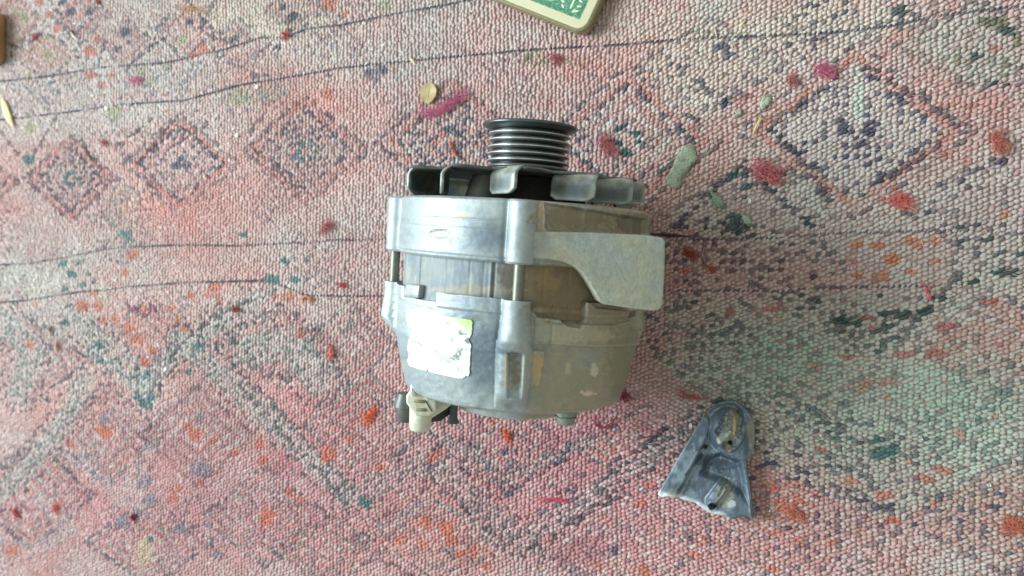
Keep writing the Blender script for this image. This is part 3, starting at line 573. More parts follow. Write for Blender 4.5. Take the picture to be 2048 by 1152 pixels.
def C_rear(psi, y, pX, pY):
    c = dirt_and_shade(pX, pY, AL)
    c = spot(c, pX, pY, 1130, 740, 120, 60, lin((164, 162, 138)), 0.45, 21); c = spot(c, pX, pY, 1110, 665, 60, 26, lin((178, 182, 168)), 0.6, 26)
    c = spot(c, pX, pY, 1120, 618, 56, 24, lin((142, 118, 82)), 0.8, 22); c = spot(c, pX, pY, 1210, 625, 60, 20, lin((150, 140, 112)), 0.6, 31); c = spot(c, pX, pY, 1240, 730, 30, 70, lin((136, 134, 108)), 0.6, 32); c = spot(c, pX, pY, 1160, 670, 70, 18, lin((186, 178, 150)), 0.6, 33); c = spot(c, pX, pY, 1075, 735, 13, 38, lin((198, 168, 122)), 0.85, 23)
    c = spot(c, pX, pY, 1030, 745, 10, 40, lin((122, 108, 84)), 0.7, 27); c = spot(c, pX, pY, 1012, 745, 6, 40, lin((186, 170, 140)), 0.7, 29)
    c = spot(c, pX, pY, 1188, 740, 8, 16, lin((206, 198, 176)), 0.9, 24); c = spot(c, pX, pY, 1178, 787, 14, 6, lin((220, 204, 178)), 0.9, 25)
    c = spot(c, pX, pY, 1135, 738, 6, 14, lin((200, 184, 154)), 0.7, 28)
    return c
yb = np.concatenate([np.linspace(-9.2, -36, 64), np.linspace(-36.6, -58, 44), np.linspace(-58.4, -61.2, 12)])
rows = [YTOP+(yb[0]-YTOP)*t for t in np.linspace(0, 1, 14)]+[np.full(NP_, y) for y in yb[1:]]
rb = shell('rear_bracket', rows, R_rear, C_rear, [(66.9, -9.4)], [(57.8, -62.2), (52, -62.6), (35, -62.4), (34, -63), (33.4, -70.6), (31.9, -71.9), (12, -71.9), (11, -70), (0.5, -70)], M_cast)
# insert tab on the rim beside the left boss
def cylpatch(poly, Rin, Rout, name, m, nx=14, bev=0.5, parent=None):
    """small block following the cylinder, outline given by four corners tl,tr,br,bl"""
    tl, tr, br, bl = [np.array(p, float) for p in poly]; top = []; mb = MB()
    u, v = np.meshgrid(np.linspace(0, 1, nx), np.linspace(0, 1, 4), indexing='ij')
    g = (1-v)[..., None]*((1-u)[..., None]*tl+u[..., None]*tr)+v[..., None]*((1-u)[..., None]*bl+u[..., None]*br)
    Po = oncyl(g[..., 0], g[..., 1], Rout); sc_ = Rin/Rout; Pi = Po*np.array([sc_, 1, sc_])
    nn = nx*4; idx = lambda a, b: a*4+b
    Fs = []
    for a in range(nx-1):
        for b in range(3): Fs.append((idx(a, b), idx(a+1, b), idx(a+1, b+1), idx(a, b+1))); Fs.append(tuple(nn+k for k in (idx(a, b+1), idx(a+1, b+1), idx(a+1, b), idx(a, b))))
        for b in (0, 3): Fs.append((idx(a, b), idx(a+1, b), nn+idx(a+1, b), nn+idx(a, b)))
    for b in range(3):
        for a in (0, nx-1): Fs.append((idx(a, b), idx(a, b+1), nn+idx(a, b+1), nn+idx(a, b)))
    mb.add(list(Po.reshape(-1, 3))+list(Pi.reshape(-1, 3)), Fs); return mb.build(name, m, parent or alt, bevel=bev, seg=1)
M_alp = mat('cast_aluminium_plain', lin((160, 166, 164)), rough=0.5, metal=0.35, var=0.15, scale=180, bump=0.3, tint=lin((146, 132, 106)), tscale=50, tthr=0.62)
M_alb = mat('cast_aluminium_blue', lin((178, 190, 194)), rough=0.48, metal=0.35, var=0.14, scale=180, bump=0.3)
cylpatch([(811, 567), (839, 570), (836, 597), (806, 594)], 64, 69.9, 'locating_tab', M_alp)
# front face spokes and the hub behind the fan
mb = MB()
for k in range(8):
    a = k*math.pi/4+0.2; c_, s_ = math.cos(a), math.sin(a)
    q0 = [(24, -4), (59, -3), (59, 3), (24, 4)]
    mb.prism([(r*s_+t*c_, 42.5, r*c_-t*s_) for r, t in q0], [(r*s_+t*c_, 37.5, r*c_-t*s_) for r, t in q0])
mb.lathe([(26, 37), (26, 46), (20, 47), (8, 47)], n=40); mb.build('bracket_spokes', mat('shaded_cast_aluminium', lin((96, 92, 78)), rough=0.7, metal=0.2, var=0.3), alt, bevel=0.5, seg=1)  # darker aluminium puts the shade behind the fan into the colour
mb = MB(); mb.lathe([(27, 38.4), (57, 38.4), (57, 38.8), (27, 38.8)], n=40); mb.build('winding', M_copper, alt)

# ---- mounting ear: thick plate running from the middle boss over the right flank
ear_px = [(1046, 470), (1062, 463), (1100, 463), (1180, 465), (1290, 470), (1325, 475), (1331, 482), (1329, 560), (1326, 610), (1318, 621), (1306, 622), (1262, 617), (1222, 611), (1208, 609), (1199, 603), (1188, 584), (1176, 564), (1163, 546), (1148, 533), (1128, 524), (1100, 519), (1060, 517), (1046, 516)]
E = np.array(ear_px, float)
Et = onplane(E[:, 0], E[:, 1], 75.6, -0.17)
mb = MB(); Eb = Et-np.array([0, 0, 12.0]); Eb[:, 0] -= 1.5
mb.prism([tuple(p) for p in Et], [tuple(p) for p in Eb])
ear = mb.build('mounting_ear', None or mat('cast_aluminium_ear', lin((162, 174, 170)), rough=0.5, metal=0.2, var=0.2, scale=240, bump=0.9, bscale=520, bdist=0.0009, wear=0.8, wcol=tuple(lin((212, 218, 206))), tint=lin((180, 180, 158)), tscale=40, tthr=0.48), alt, bevel=1.1, seg=3, angle=30)
# webs that tie the ear to the casting underneath
mb = MB()
for (xa, za, xb, zb) in ((52, 66, 60, 20), (66, 64, 66, 22)):
    mb.prism([(xa-3, 26, za-5), (xa+3, 26, za-5), (xb+3, 26, zb), (xb-4, 26, zb)], [(xa-3, 17, za-5), (xa+3, 17, za-5), (xb+3, 17, zb), (xb-4, 17, zb)])
mb.build('ear_web', M_alp, alt, bevel=0.8, seg=1)

# ---- through bolts in the gap
for b in BOSS:
    mb = MB(); x, z = 72.6*math.sin(b), 72.6*math.cos(b); mb.lathe([(2.7, 15), (2.7, -5)], (x, 0, z), 20); mb.build('through_bolt', M_bolt, alt)

# ---- fan
mbp = MB(); fan = MB(); outl = []
BL = [math.radians(-3.5+33*(k-0.0)) for k in range(-5, 6)]
ANG = [-151, -124, -97, -70, -37, -3.5, 30, 55, 82, 112, 144, 176]; BL = [math.radians(a) for a in ANG]; GAP = [math.radians((ANG[(k+1) % 12]-ANG[k]) % 360) for k in range(12)]
for a0, step in zip(BL, GAP):
    for t in np.linspace(0, 1, 9)[:-1]:
        th = a0+math.radians(3.8)+t*(step-math.radians(19.8)); r = 68-13*ss(0.25, 1, np.array(t))-1.2*math.sin(math.pi*t); outl.append((r*math.sin(th), r*math.cos(th)))
    outl.append((53*math.sin(a0+step-math.radians(16)), 53*math.cos(a0+step-math.radians(16))))
# rings: hub -> outline
no = len(outl); V = []; Fs = []
for (sc_, y) in ((0.0, 61.6), (0.45, 61.6), (0.8, 61.6), (0.985, 61.4), (1.0, 60.6), (0.99, 59.9), (0.8, 59.6), (0.4, 59.6)):
    for (x, z) in outl:
        if sc_ in (0.0,): r0 = 14/np.hypot(x, z); V.append((x*r0, y, z*r0))
        elif sc_ == 0.4: r0 = 14/np.hypot(x, z); V.append((x*r0, y, z*r0))
        else: V.append((x*sc_, y, z*sc_))
for a in range(7):
    for k in range(no): Fs.append((a*no+k, a*no+(k+1) % no, (a+1)*no+(k+1) % no, (a+1)*no+k))
fan.add(V, Fs); fan.lathe([(14, 58), (20, 58), (21, 62), (21, 65.5), (14, 65.5)], n=40)
mb = MB(); mb.lathe([(20, 39), (36, 39), (34, 50), (31, 59.3), (20, 59.4)], n=48)
mb.build('fan_spacer', mat('black_spacer_steel', lin((48, 44, 36)), rough=0.8, metal=0.1, var=0.4), alt)  # near black spacer between fan and bracket
fano = fan.build('fan', M_fan, alt)
M_edge = mat('fan_blade_steel', lin((86, 97, 98)), rough=0.5, metal=0.25, wear=1.1, wcol=tuple(lin((186, 192, 184))), var=0.35, scale=220, tint=lin((112, 104, 80)), tscale=70, tthr=0.55, bump=0.25)
blade0 = None
for a0 in BL:
    if blade0 is None:
        mb = MB(); pin = np.array([51*math.sin(-math.radians(16)), 51*math.cos(math.radians(16))]); pout = np.array([0.0, 68.0])
        tt = np.linspace(0, 1, 9); hh_ = []
        d = pout-pin; nrm = np.array([d[1], -d[0]])/np.linalg.norm(d)
        rowsN = 9
        for side in (0, 1):
            for t in tt:
                c2 = pin+d*t+nrm*(1.8*math.sin(math.pi*t))*-0.6+nrm*(side*1.9-0.95)
                for hI in range(rowsN):
                    h = hI/(rowsN-1); top = 61.3-1.6*h*0; yb_ = 47.2+2.6*ss(0.82, 1.0, np.array(t))+1.8*ss(0.12, 0.0, np.array(t))
                    y = 61.3+(yb_-61.3)*h; bend = nrm*max(0, 1-h*2.6)**2*4.2
                    V_ = (c2[0]+bend[0], float(y), c2[1]+bend[1]); mb.v.append(V_)
        nt_ = len(tt); N1 = nt_*rowsN; f = mb.f
        for a in range(nt_-1):
            for h in range(rowsN-1):
                i0 = a*rowsN+h; f.append((i0, i0+1, i0+rowsN+1, i0+rowsN)); f.append((N1+i0+rowsN, N1+i0+rowsN+1, N1+i0+1, N1+i0))
        for h in range(rowsN-1):
            f.append((h, N1+h, N1+h+1, h+1)); e = (nt_-1)*rowsN; f.append((e+h+1, N1+e+h+1, N1+e+h, e+h))
        for a in range(nt_-1):
            for h in (0, rowsN-1): i0 = a*rowsN+h; f.append((i0, i0+rowsN, N1+i0+rowsN, N1+i0))
        blade0 = mb.build('fan_blade', M_edge, fano, bevel=0.35, seg=1, angle=60); bl = blade0
    else:
        bl = blade0.copy(); COL.objects.link(bl); bl.parent = fano
    bl.rotation_euler = (math.radians(random.uniform(-0.9, 0.9)), a0, math.radians(random.uniform(-0.9, 0.9)))

# ---- pulley
prof = [(15, 65.2), (21.2, 65.2), (22.2, 66.0), (22.8, 66.8)]; y = 66.8
cr = [69.1, 72.85, 76.6, 80.35, 84.1]
prof = [(14, 65.0), (22.6, 65.0), (23.0, 65.6), (23.0, 66.2)]; kinds = []
lasty = 66.2
for c_ in cr:
    prof += [(20.4, (lasty+c_)/2-0.35), (20.4, (lasty+c_)/2+0.35), (23.1, c_-0.42), (23.35, c_), (23.1, c_+0.42)]; lasty = c_+0.42
prof += [(21.0, 85.6), (21.3, 86.0), (25.2, 87.4), (26.8, 88.2), (27.2, 89.0), (26.9, 89.8), (25.6, 90.2), (23.5, 89.8), (20, 89.6), (18, 84), (12, 83.5), (12, 83.5)]
n_ = 96; V = []; Cc = []
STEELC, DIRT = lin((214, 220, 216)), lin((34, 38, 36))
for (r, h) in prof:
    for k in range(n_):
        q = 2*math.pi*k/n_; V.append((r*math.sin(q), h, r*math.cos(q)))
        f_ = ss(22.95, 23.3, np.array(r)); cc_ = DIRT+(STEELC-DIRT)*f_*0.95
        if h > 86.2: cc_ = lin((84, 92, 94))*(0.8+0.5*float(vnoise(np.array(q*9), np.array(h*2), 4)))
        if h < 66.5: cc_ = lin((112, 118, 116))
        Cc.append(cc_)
a, b = np.meshgrid(np.arange(len(prof)-1), np.arange(n_), indexing='ij'); a = a.ravel(); b = b.ravel(); b2 = (b+1) % n_
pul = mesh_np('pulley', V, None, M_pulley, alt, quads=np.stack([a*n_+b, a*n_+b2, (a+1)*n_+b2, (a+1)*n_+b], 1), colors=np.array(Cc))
mb = MB(); mb.lathe([(0.1, 92), (6, 92), (6.6, 91), (6.6, 60), (0.1, 60)], n=24); mb.lathe([(6.6, 84), (11.5, 84), (11.5, 89), (10.5, 90), (6.6, 90)], n=6); mb.build('shaft', M_bolt, alt)

# ---- rear pieces
def P_(px_, py_, z): return onplane(np.array(float(px_)), np.array(float(py_)), z)
plug = MB(); zt, zb_ = 30.0, 14.0
for poly, z1, z0 in (([(823, 776), (850, 781), (872, 787), (874, 822), (862, 834), (830, 832), (812, 806), (812, 792)], 30, 12),
                     ([(860, 792), (906, 797), (907, 806), (893, 818), (862, 838), (840, 836)], 25, 12)):
    q = np.array(poly, float); t = onplane(q[:, 0], q[:, 1], z1); b = t.copy(); b[:, 2] = z0; plug.prism([tuple(v) for v in t], [tuple(v) for v in b])
po = plug.build('plug_housing', M_plug, alt, bevel=1.3, seg=3)
mb = MB(); c0 = P_(842, 818, 23); c1 = P_(841, 862, 23); L_ = c0[1]-c1[1]
mb.lathe([(0.1, 3), (6.2, 3), (6.3, 0), (6.0, -L_+2.2), (5.2, -L_+0.7), (3.4, -L_), (0.1, -L_)], (c0[0], c0[1], 23), 32); mb.build('plug_spout', M_plug, po)
mb = MB()
for (x, y) in ((838, 803), (842, 820)):
    p = P_(x, y, 30.6); mb.box((p[0]-3, p[1]-0.9, 29), (p[0]+3, p[1]+0.9, 30.4))
mb.build('plug_slots', mat('plug_recess', lin((140, 142, 122)), rough=0.6), po, bevel=0.2, seg=1)
mb = MB(); a_ = P_(850, 801, 30.3); b_ = P_(864, 823, 30.3); mb.tube([a_, (a_+b_)/2, b_], 0.35, 6); mb.build('plug_seam', M_grey, po)
for (x, y) in ((825, 783), (853, 789)):
    mb = MB(); p = P_(x, y, 31); mb.tube([p+(0, 5, -3), p, p+(0.8, -2.2, -0.6)], [1.5, 1.7, 1.2], 10); mb.build('terminal_pin', mat('tinned_pin', lin((226, 232, 226)), rough=0.25, metal=0.6), alt)
mb = MB(); p = P_(807, 800, 10); q2 = P_(807, 842, 10); L_ = p[1]-q2[1]
mb.lathe([(0.1, 4), (5.0, 4), (6.5, -1), (6.9, -3.5), (5.2, -4), (4.9, -L_+1), (4.2, -L_), (0.1, -L_)], (p[0]+1.5, p[1], 10), 28); mb.build('capacitor', M_grey, alt)
mb = MB(); p = P_(909, 796, 14); q2 = P_(910, 846, 14); L_ = p[1]-q2[1]
mb.lathe([(0.1, 5), (2.3, 5), (2.3, -L_+3), (3.4, -L_+1.2), (3.4, -L_), (0.1, -L_)], (p[0], p[1], 14), 20); mb.build('terminal_stud', M_grey, alt)
mb = MB(); q = np.array([(852, 822), (904, 806), (905, 826), (880, 843), (854, 846)], float); t = onplane(q[:, 0], q[:, 1], 12); b = t.copy(); b[:, 2] = 3
mb.prism([tuple(v) for v in t], [tuple(v) for v in b]); mb.build('brush_holder', M_black, alt, bevel=0.8, seg=1)
mb = MB(); p = P_(1133, 824, 44)
mb.lathe([(0.1, 3), (6.0, 3), (6.0, -1.6), (5.0, -1.7), (5.0, -2.6), (5.9, -2.7), (5.7, -3.6), (4.9, -3.7), (4.9, -6.2), (4.3, -6.9), (0.1, -6.9)], (p[0], p[1], 42), 24)
mb.build('battery_stud', mat('dull_stud', lin((136, 146, 134)), rough=0.5, metal=0.3, tint=lin((146, 138, 106)), tscale=90), alt)
mb = MB(); p = P_(808, 735, 5); mb.lathe([(0.1, 7), (2.5, 6.5), (4, 3), (4, -5), (2.5, -7.5), (0.1, -8)], (p[0]+3.2, p[1], 3), 20); mb.build('side_screw', M_grey, alt)

# ---- sticker, torn at the edges, following the rear bracket's skin
STK = [(814, 617), (850, 624), (880, 630), (912, 635), (943, 640), (945, 645), (943, 668), (938, 680), (942, 690), (940, 722), (939, 748), (936, 754), (932, 752), (926, 757), (915, 757), (884, 750), (858, 744), (855, 739), (852, 742), (835, 738), (818, 731), (814, 722), (817, 712), (814, 700), (817, 680), (822, 668), (816, 655), (814, 640)]
gu, gv = np.meshgrid(np.arange(808, 950, 1.0), np.arange(612, 762, 1.0), indexing='ij')
Rk = np.full(gu.shape, 69.5)
for _ in range(4):
    Pp = oncyl(gu, gv, Rk); ps = np.arctan2(Pp[..., 0], Pp[..., 2]); Rk = R_rear(ps, Pp[..., 1], gu, gv)*0+boss(ps, prof_rear(np.minimum(Pp[..., 1], -11.3)), 70.8, 8.0, ss(-36, -22, Pp[..., 1]))+0.5
Pp = oncyl(gu, gv, Rk)
sd = sdpoly(gu, gv, STK); ins = sd < 0.4
c = np.broadcast_to(lin((228, 233, 228)), gu.shape+(3,)).copy()
gm = ss(862, 925, gu+0.8*(660-gv))*ss(690, 632, gv+0.35*(943-gu)); c = c+(lin((176, 216, 124))-c)*(gm*0.85)[..., None]
c = c+(lin((188, 206, 100))-c)*(np.exp(-((gu-936)/12)**2-((gv-646)/9)**2)*0.6)[..., None]
INK = lin((60, 78, 74)); n4 = fbm(gu/4, gv/4, 3, 3)
ang = np.arctan2(gv-697, gu-896); rad = np.hypot((gu-896)/34, (gv-697)/27)
ringm = ss(0.3, 0.16, np.abs(rad-0.82+0.25*(fbm(gu/7, gv/7, 13, 2)-0.5)))*ss(-0.2, 0.1, ang)*ss(3.2, 2.7, ang)*ss(0.25, 0.6, n4)*(0.45+0.4*ss(1.3, 0.3, np.abs(ang-0.5)))
c = c+(INK-c)*(ringm*0.85)[..., None]
for (x, y, rx, ry, a) in [(921, 666, 5, 6, 0.7), (905, 680, 4, 8, 0.5), (936, 682, 6, 6, 0.8), (895, 647, 4, 3, 0.6), (930, 668, 9, 2, 0.5), (856, 644, 2.5, 2, 0.6), (873, 700, 5, 3, 0.4), (819, 662, 6, 9, 0.6), (835, 673, 1.6, 4, 0.7), (916, 735, 2, 5, 0.4), (922, 741, 9, 1.2, 0.5), (815, 706, 4, 7, 0.5)]:
    c = spot(c, gu, gv, x, y, rx, ry, INK*1.3, a, int(x))
ln = sdline(gu, gv, [(826, 681), (835, 685), (846, 692)]); c = c+(INK-c)*(ss(1.6, 0.6, ln)*0.8)[..., None]
ni, nj = gu.shape; a, b = np.meshgrid(np.arange(ni-1), np.arange(nj-1), indexing='ij'); a = a.ravel(); b = b.ravel()
idx = lambda x, y: x*nj+y
okf = ins.ravel()[idx(a, b)] & ins.ravel()[idx(a+1, b)] & ins.ravel()[idx(a, b+1)] & ins.ravel()[idx(a+1, b+1)]
a, b = a[okf], b[okf]; Q = np.stack([idx(a, b), idx(a, b+1), idx(a+1, b+1), idx(a+1, b)], 1)
used = np.unique(Q); mp = np.full(ni*nj, -1); mp[used] = np.arange(len(used))
mesh_np('sticker', Pp.reshape(-1, 3)[used], None, M_paper, alt, quads=mp[Q], colors=c.reshape(-1, 3)[used])['label'] = 'torn white sticker with yellow green corner and grey gear print'

# ================================================================ the broken casting fragment
FR = [(1458, 801), (1472, 803), (1484, 812), (1494, 824), (1503, 840), (1508, 858), (1509, 880), (1506, 900), (1500, 912), (1490, 918), (1494, 945), (1500, 985), (1505, 1015), (1507, 1038), (1500, 1036), (1492, 1032), (1478, 1036), (1465, 1039), (1455, 1033), (1444, 1031), (1432, 1029), (1420, 1026), (1410, 1021), (1398, 1012), (1390, 1006), (1376, 1002), (1362, 999), (1350, 991), (1336, 989), (1322, 993), (1317, 985), (1326, 970), (1340, 945), (1362, 906), (1385, 868), (1404, 838), (1418, 818), (1436, 806)]
fr = np.array(FR, float); cen = np.array([1432.0, 935.0])
ang = np.arctan2(fr[:, 1]-cen[1], fr[:, 0]-cen[0]); order = np.argsort(ang); fr = fr[order]; ang = ang[order]
NA = 300; aa = np.linspace(-math.pi, math.pi, NA+1)[:-1]
dirs = np.stack([np.cos(aa), np.sin(aa)], 1); rad = np.zeros(NA)
for i_ in range(NA):
    best = 1e9
    for k in range(len(fr)):
        p0, p1 = fr[k-1]-cen, fr[k]-cen; e = p1-p0; den = dirs[i_, 0]*e[1]-dirs[i_, 1]*e[0]
        if abs(den) < 1e-9: continue
        t = (p0[0]*e[1]-p0[1]*e[0])/den; u = (p0[0]*dirs[i_, 1]-p0[1]*dirs[i_, 0])/den
        if t > 0 and -1e-6 <= u <= 1+1e-6: best = min(best, t)
    rad[i_] = best
NT = 110; tt = np.linspace(0.004, 1, NT)
qx = cen[0]+tt[:, None]*rad*dirs[:, 0]; qy = cen[1]+tt[:, None]*rad*dirs[:, 1]
def hfrag(x, y):
    h = np.full(x.shape, 9.0)
    left = sdline(x, y, [(1398, 850), (1330, 985)])                                    # raised rim along the left edge
    h = h+4.5*ss(30, 22, left); h = h-2.6*ss(3.2, 1.2, sdline(x, y, [(1403, 908), (1376, 945)]))-4*ss(5, 2, np.hypot(x-1411, y-892))
    h = h-2.5*ss(1486, 1500, x)*ss(940, 900, y); boss_ = np.hypot((x-1454)/41, (y-860)/50); dome = np.sqrt(np.maximum(0, 1-boss_**2))
    h = np.where(boss_ < 1, smax(h, 3.5+15.5*dome, 1.6), h)
    torn = sdpoly(x, y, [(1434, 858), (1446, 834), (1454, 811), (1470, 808), (1487, 828), (1488, 866), (1474, 892), (1456, 904), (1448, 880)])+7*(fbm(x/10, y/10, 33, 3)-0.5)
    h = h-ss(4, -8, torn)*(2.6+5*fbm(x/9, y/9, 3, 4)); h = h+3.0*ss(4, 1, sdline(x, y, [(1466, 818), (1473, 840), (1472, 866)]))
    h = h-9*ss(5.2, 3.2, np.hypot(x-1461, y-883))
    pocket = sdpoly(x, y, [(1412, 912), (1440, 905), (1482, 922), (1492, 960), (1498, 1010), (1470, 985), (1440, 965), (1398, 950)])
    h = h-5.2*ss(3, -12, pocket)
    rib = sdline(x, y, [(1446, 972), (1425, 1000)]); h = h+3.2*ss(15, 8, rib)-1.6*ss(3.5, 1.5, sdline(x, y, [(1447, 974), (1440, 987)]))
    h = h-8*ss(8.4, 5.6, np.hypot(x-1426, y-1011)); h = h+1.2*ss(12, 9, np.abs(np.hypot(x-1426, y-1011)-0))*ss(8, 9.5, np.hypot(x-1426, y-1011))
    return h+0.9*(fbm(x/14, y/14, 8, 4)-0.5)+0.5*(fbm(x/4, y/4, 18, 3)-0.5)*ss(960, 1020, y-0.25*(x-1330))
hz = hfrag(qx, qy)*ss(1.004, 0.955, tt)[:, None]**0.35
hz = np.maximum(hz, 0.8*hfrag(qx, qy))
Vt = unproj(qx, qy, 9.0); Vt[..., 2] = hz+1.2
FB = lin((88, 102, 116)); c = np.broadcast_to(FB, qx.shape+(3,)).copy()
n1 = fbm(qx/22, qy/22, 14, 4)
c = c+(lin((138, 156, 168))-c)*(ss(0.4, 0.68, n1)*0.75)[..., None]
c = spot(c, qx, qy, 1440, 925, 36, 22, lin((62, 78, 94)), 0.9, 5); c = spot(c, qx, qy, 1480, 955, 14, 40, lin((76, 92, 112)), 0.75, 6); c = spot(c, qx, qy, 1503, 870, 9, 46, lin((142, 140, 118)), 0.8, 16); c = spot(c, qx, qy, 1424, 850, 10, 30, lin((80, 94, 112)), 0.6, 17); c = spot(c, qx, qy, 1480, 905, 14, 10, lin((90, 104, 120)), 0.6, 18)  # dark spots paint the hollow's shading into the metal colour
c = spot(c, qx, qy, 1466, 850, 16, 38, lin((132, 134, 112)), 0.85, 7); c = spot(c, qx, qy, 1471, 845, 4, 26, lin((176, 158, 110)), 0.9, 8)
c = spot(c, qx, qy, 1446, 872, 10, 9, lin((206, 210, 198)), 0.9, 9); c = spot(c, qx, qy, 1458, 895, 5, 9, lin((188, 180, 140)), 0.9, 9)
c = spot(c, qx, qy, 1452, 990, 16, 30, lin((148, 148, 128)), 0.75, 10); c = spot(c, qx, qy, 1462, 1006, 9, 9, lin((206, 214, 216)), 0.8, 12)
brk = ss(12, 3, sdline(qx, qy, [(1318, 985), (1350, 991), (1376, 1001), (1398, 1012), (1420, 1026), (1444, 1031)])+6*(n1-0.5)); c = c+(lin((214, 226, 228))-c)*(brk*0.9)[..., None]
c = spot(c, qx, qy, 1348, 980, 12, 7, lin((128, 126, 104)), 0.7, 15)
Vb = Vt[-1].copy(); sk = []
rowsV = list(Vt); cs = list(c)
ctr = Vt[0].mean(0)
mid = Vt[-1].copy(); mid[:, 2] = np.maximum(1.0, mid[:, 2]*0.45); rowsV.append(mid); cs.append(c[-1]*0.8)
bot = ctr+(Vt[-1]-ctr)*0.97; bot[:, 2] = 0.7; rowsV.append(bot); cs.append(c[-1]*0.6)
bot2 = ctr+(Vt[-1]-ctr)*0.02; bot2[:, 2] = 0.7; rowsV.append(bot2); cs.append(c[-1]*0.6)
Vf = np.array(rowsV); org = ctr.copy(); org[2] = 0; R_ = len(Vf)
a, b = np.meshgrid(np.arange(R_-1), np.arange(NA), indexing='ij'); a = a.ravel(); b = b.ravel(); b2 = (b+1) % NA
q = np.stack([a*NA+b, a*NA+b2, (a+1)*NA+b2, (a+1)*NA+b], 1)
Vl = (Vf-org).reshape(-1, 3)
capc = np.array([[Vl[:NA, 0].mean(), Vl[:NA, 1].mean(), Vl[:NA, 2].mean()]]); Vl = np.concatenate([Vl, capc]); k = np.arange(NA)
t_ = np.stack([np.full(NA, len(Vl)-1), (k+1) % NA, k], 1)
o = mesh_np('casting_fragment', Vl, None, M_frag, quads=q[:, ::-1], tris=t_[:, ::-1]*1, colors=np.concatenate([np.array(cs).reshape(-1, 3), c[0, :1]]))
o.location = tuple(org*S)
props(o, 'broken triangular piece of blue grey cast aluminium with jagged edge and bolt hole', 'metal fragment')

# ================================================================ banknote-faced case at the top edge
case = empty('phone_case'); zt = 9.5
corner = unproj(np.array(1172.0), np.array(62.0), zt)
pA = unproj(np.array(958.0), np.array(-12.0), zt); pB = unproj(np.array(1138.0), np.array(60.0), zt)
ux = pB-pA; ux[2] = 0; ux /= np.linalg.norm(ux); uy = np.array([-ux[1], ux[0], 0])
org = unproj(np.array(1170.0), np.array(72.0), zt); org[2] = 0.9                  # outer corner of the slab
Mc = Matrix(((ux[0], uy[0], 0, org[0]*S), (ux[1], uy[1], 0, org[1]*S), (0, 0, 1, org[2]*S), (0, 0, 0, 1)))
case.matrix_world = Mc
props(case, 'flat rounded case with green banknote print and olive rim, cut off at the top edge', 'phone case')
def rrect(x0, y0, x1, y1, r, n=10):
    P = []
    for cx, cy, a0 in ((x1-r, y1-r, 0), (x0+r, y1-r, 90), (x0+r, y0+r, 180), (x1-r, y0+r, 270)):
        for k in range(n+1):
            a = math.radians(a0+90*k/n); P.append((cx+r*math.cos(a), cy+r*math.sin(a)))
    return P
W_, D_ = 150.0, 76.0
def slab(name, inset, r, z0, z1, m, bev, parent=case):
    mb = MB(); P = rrect(-W_+inset, inset, -inset, D_-inset, r); mb.prism([(x, y, z1) for x, y in P], [(x, y, z0) for x, y in P]); return mb.build(name, m, parent, bevel=bev, seg=3, angle=60)
M_rim = mat('olive_clear_plastic', lin((126, 116, 84)), rough=0.25, var=0.15)
M_rim.node_tree.nodes['Principled BSDF'].inputs['Coat Weight'].default_value = 0.5
slab('case_shell', 0, 9, 0, 8.4, M_rim, 1.8)
slab('paper_border', 2.4, 7, 8.0, 8.65, mat('cream_paper', lin((202, 198, 164)), rough=0.35, var=0.04), 0.1)
# green engraved print with fine guilloche lines
m = bpy.data.materials.new('banknote_green'); m.use_nodes = True; nt = m.node_tree; N = nt.nodes; L = nt.links; b = N['Principled BSDF']; b.inputs['Roughness'].default_value = 0.35
tc = N.new('ShaderNodeTexCoord'); vo = N.new('ShaderNodeTexVoronoi'); vo.feature = 'DISTANCE_TO_EDGE'; vo.inputs['Scale'].default_value = 300
wv = N.new('ShaderNodeTexWave'); wv.inputs['Scale'].default_value = 260; wv.inputs['Distortion'].default_value = 14; wv.inputs['Detail'].default_value = 3; wv.wave_type = 'RINGS'
L.new(tc.outputs['Object'], vo.inputs['Vector']); L.new(tc.outputs['Object'], wv.inputs['Vector'])
ad = N.new('ShaderNodeMath'); ad.operation = 'MULTIPLY'; L.new(wv.outputs['Fac'], ad.inputs[0])
mr = N.new('ShaderNodeMapRange'); mr.inputs[1].default_value = 0.0; mr.inputs[2].default_value = 0.12; mr.inputs[3].default_value = 1; mr.inputs[4].default_value = 0.35; L.new(vo.outputs['Distance'], mr.inputs[0]); L.new(mr.outputs[0], ad.inputs[1])
mx = N.new('ShaderNodeMix'); mx.data_type = 'RGBA'; mx.inputs[6].default_value = (*lin((48, 112, 88)), 1); mx.inputs[7].default_value = (*lin((140, 184, 152)), 1); L.new(ad.outputs[0], mx.inputs[0]); L.new(mx.outputs[2], b.inputs['Base Color'])
slab('banknote_print', 8.2, 0.8, 8.3, 8.75, m, 0)
M_cr = mat('cream_ink', lin((206, 220, 186)), rough=0.35, var=0.05); M_gr = mat('green_ink', lin((58, 120, 94)), rough=0.35, var=0.1)
def ringm_(name, cx, cy, r, wd, m, z=8.9, n=40, sc2=1.0):
    mb = MB(); V = []; 
    for rr in (r-wd, r+wd):
        for k in range(n): a = 2*math.pi*k/n; V.append((cx+rr*math.cos(a), cy+rr*math.sin(a)*sc2, z))
    mb.add(V, [(k, (k+1) % n, n+(k+1) % n, n+k) for k in range(n)]); mb.add([(v[0], v[1], z-0.2) for v in V], [(n+k, n+(k+1) % n, (k+1) % n, k) for k in range(n)]); return mb
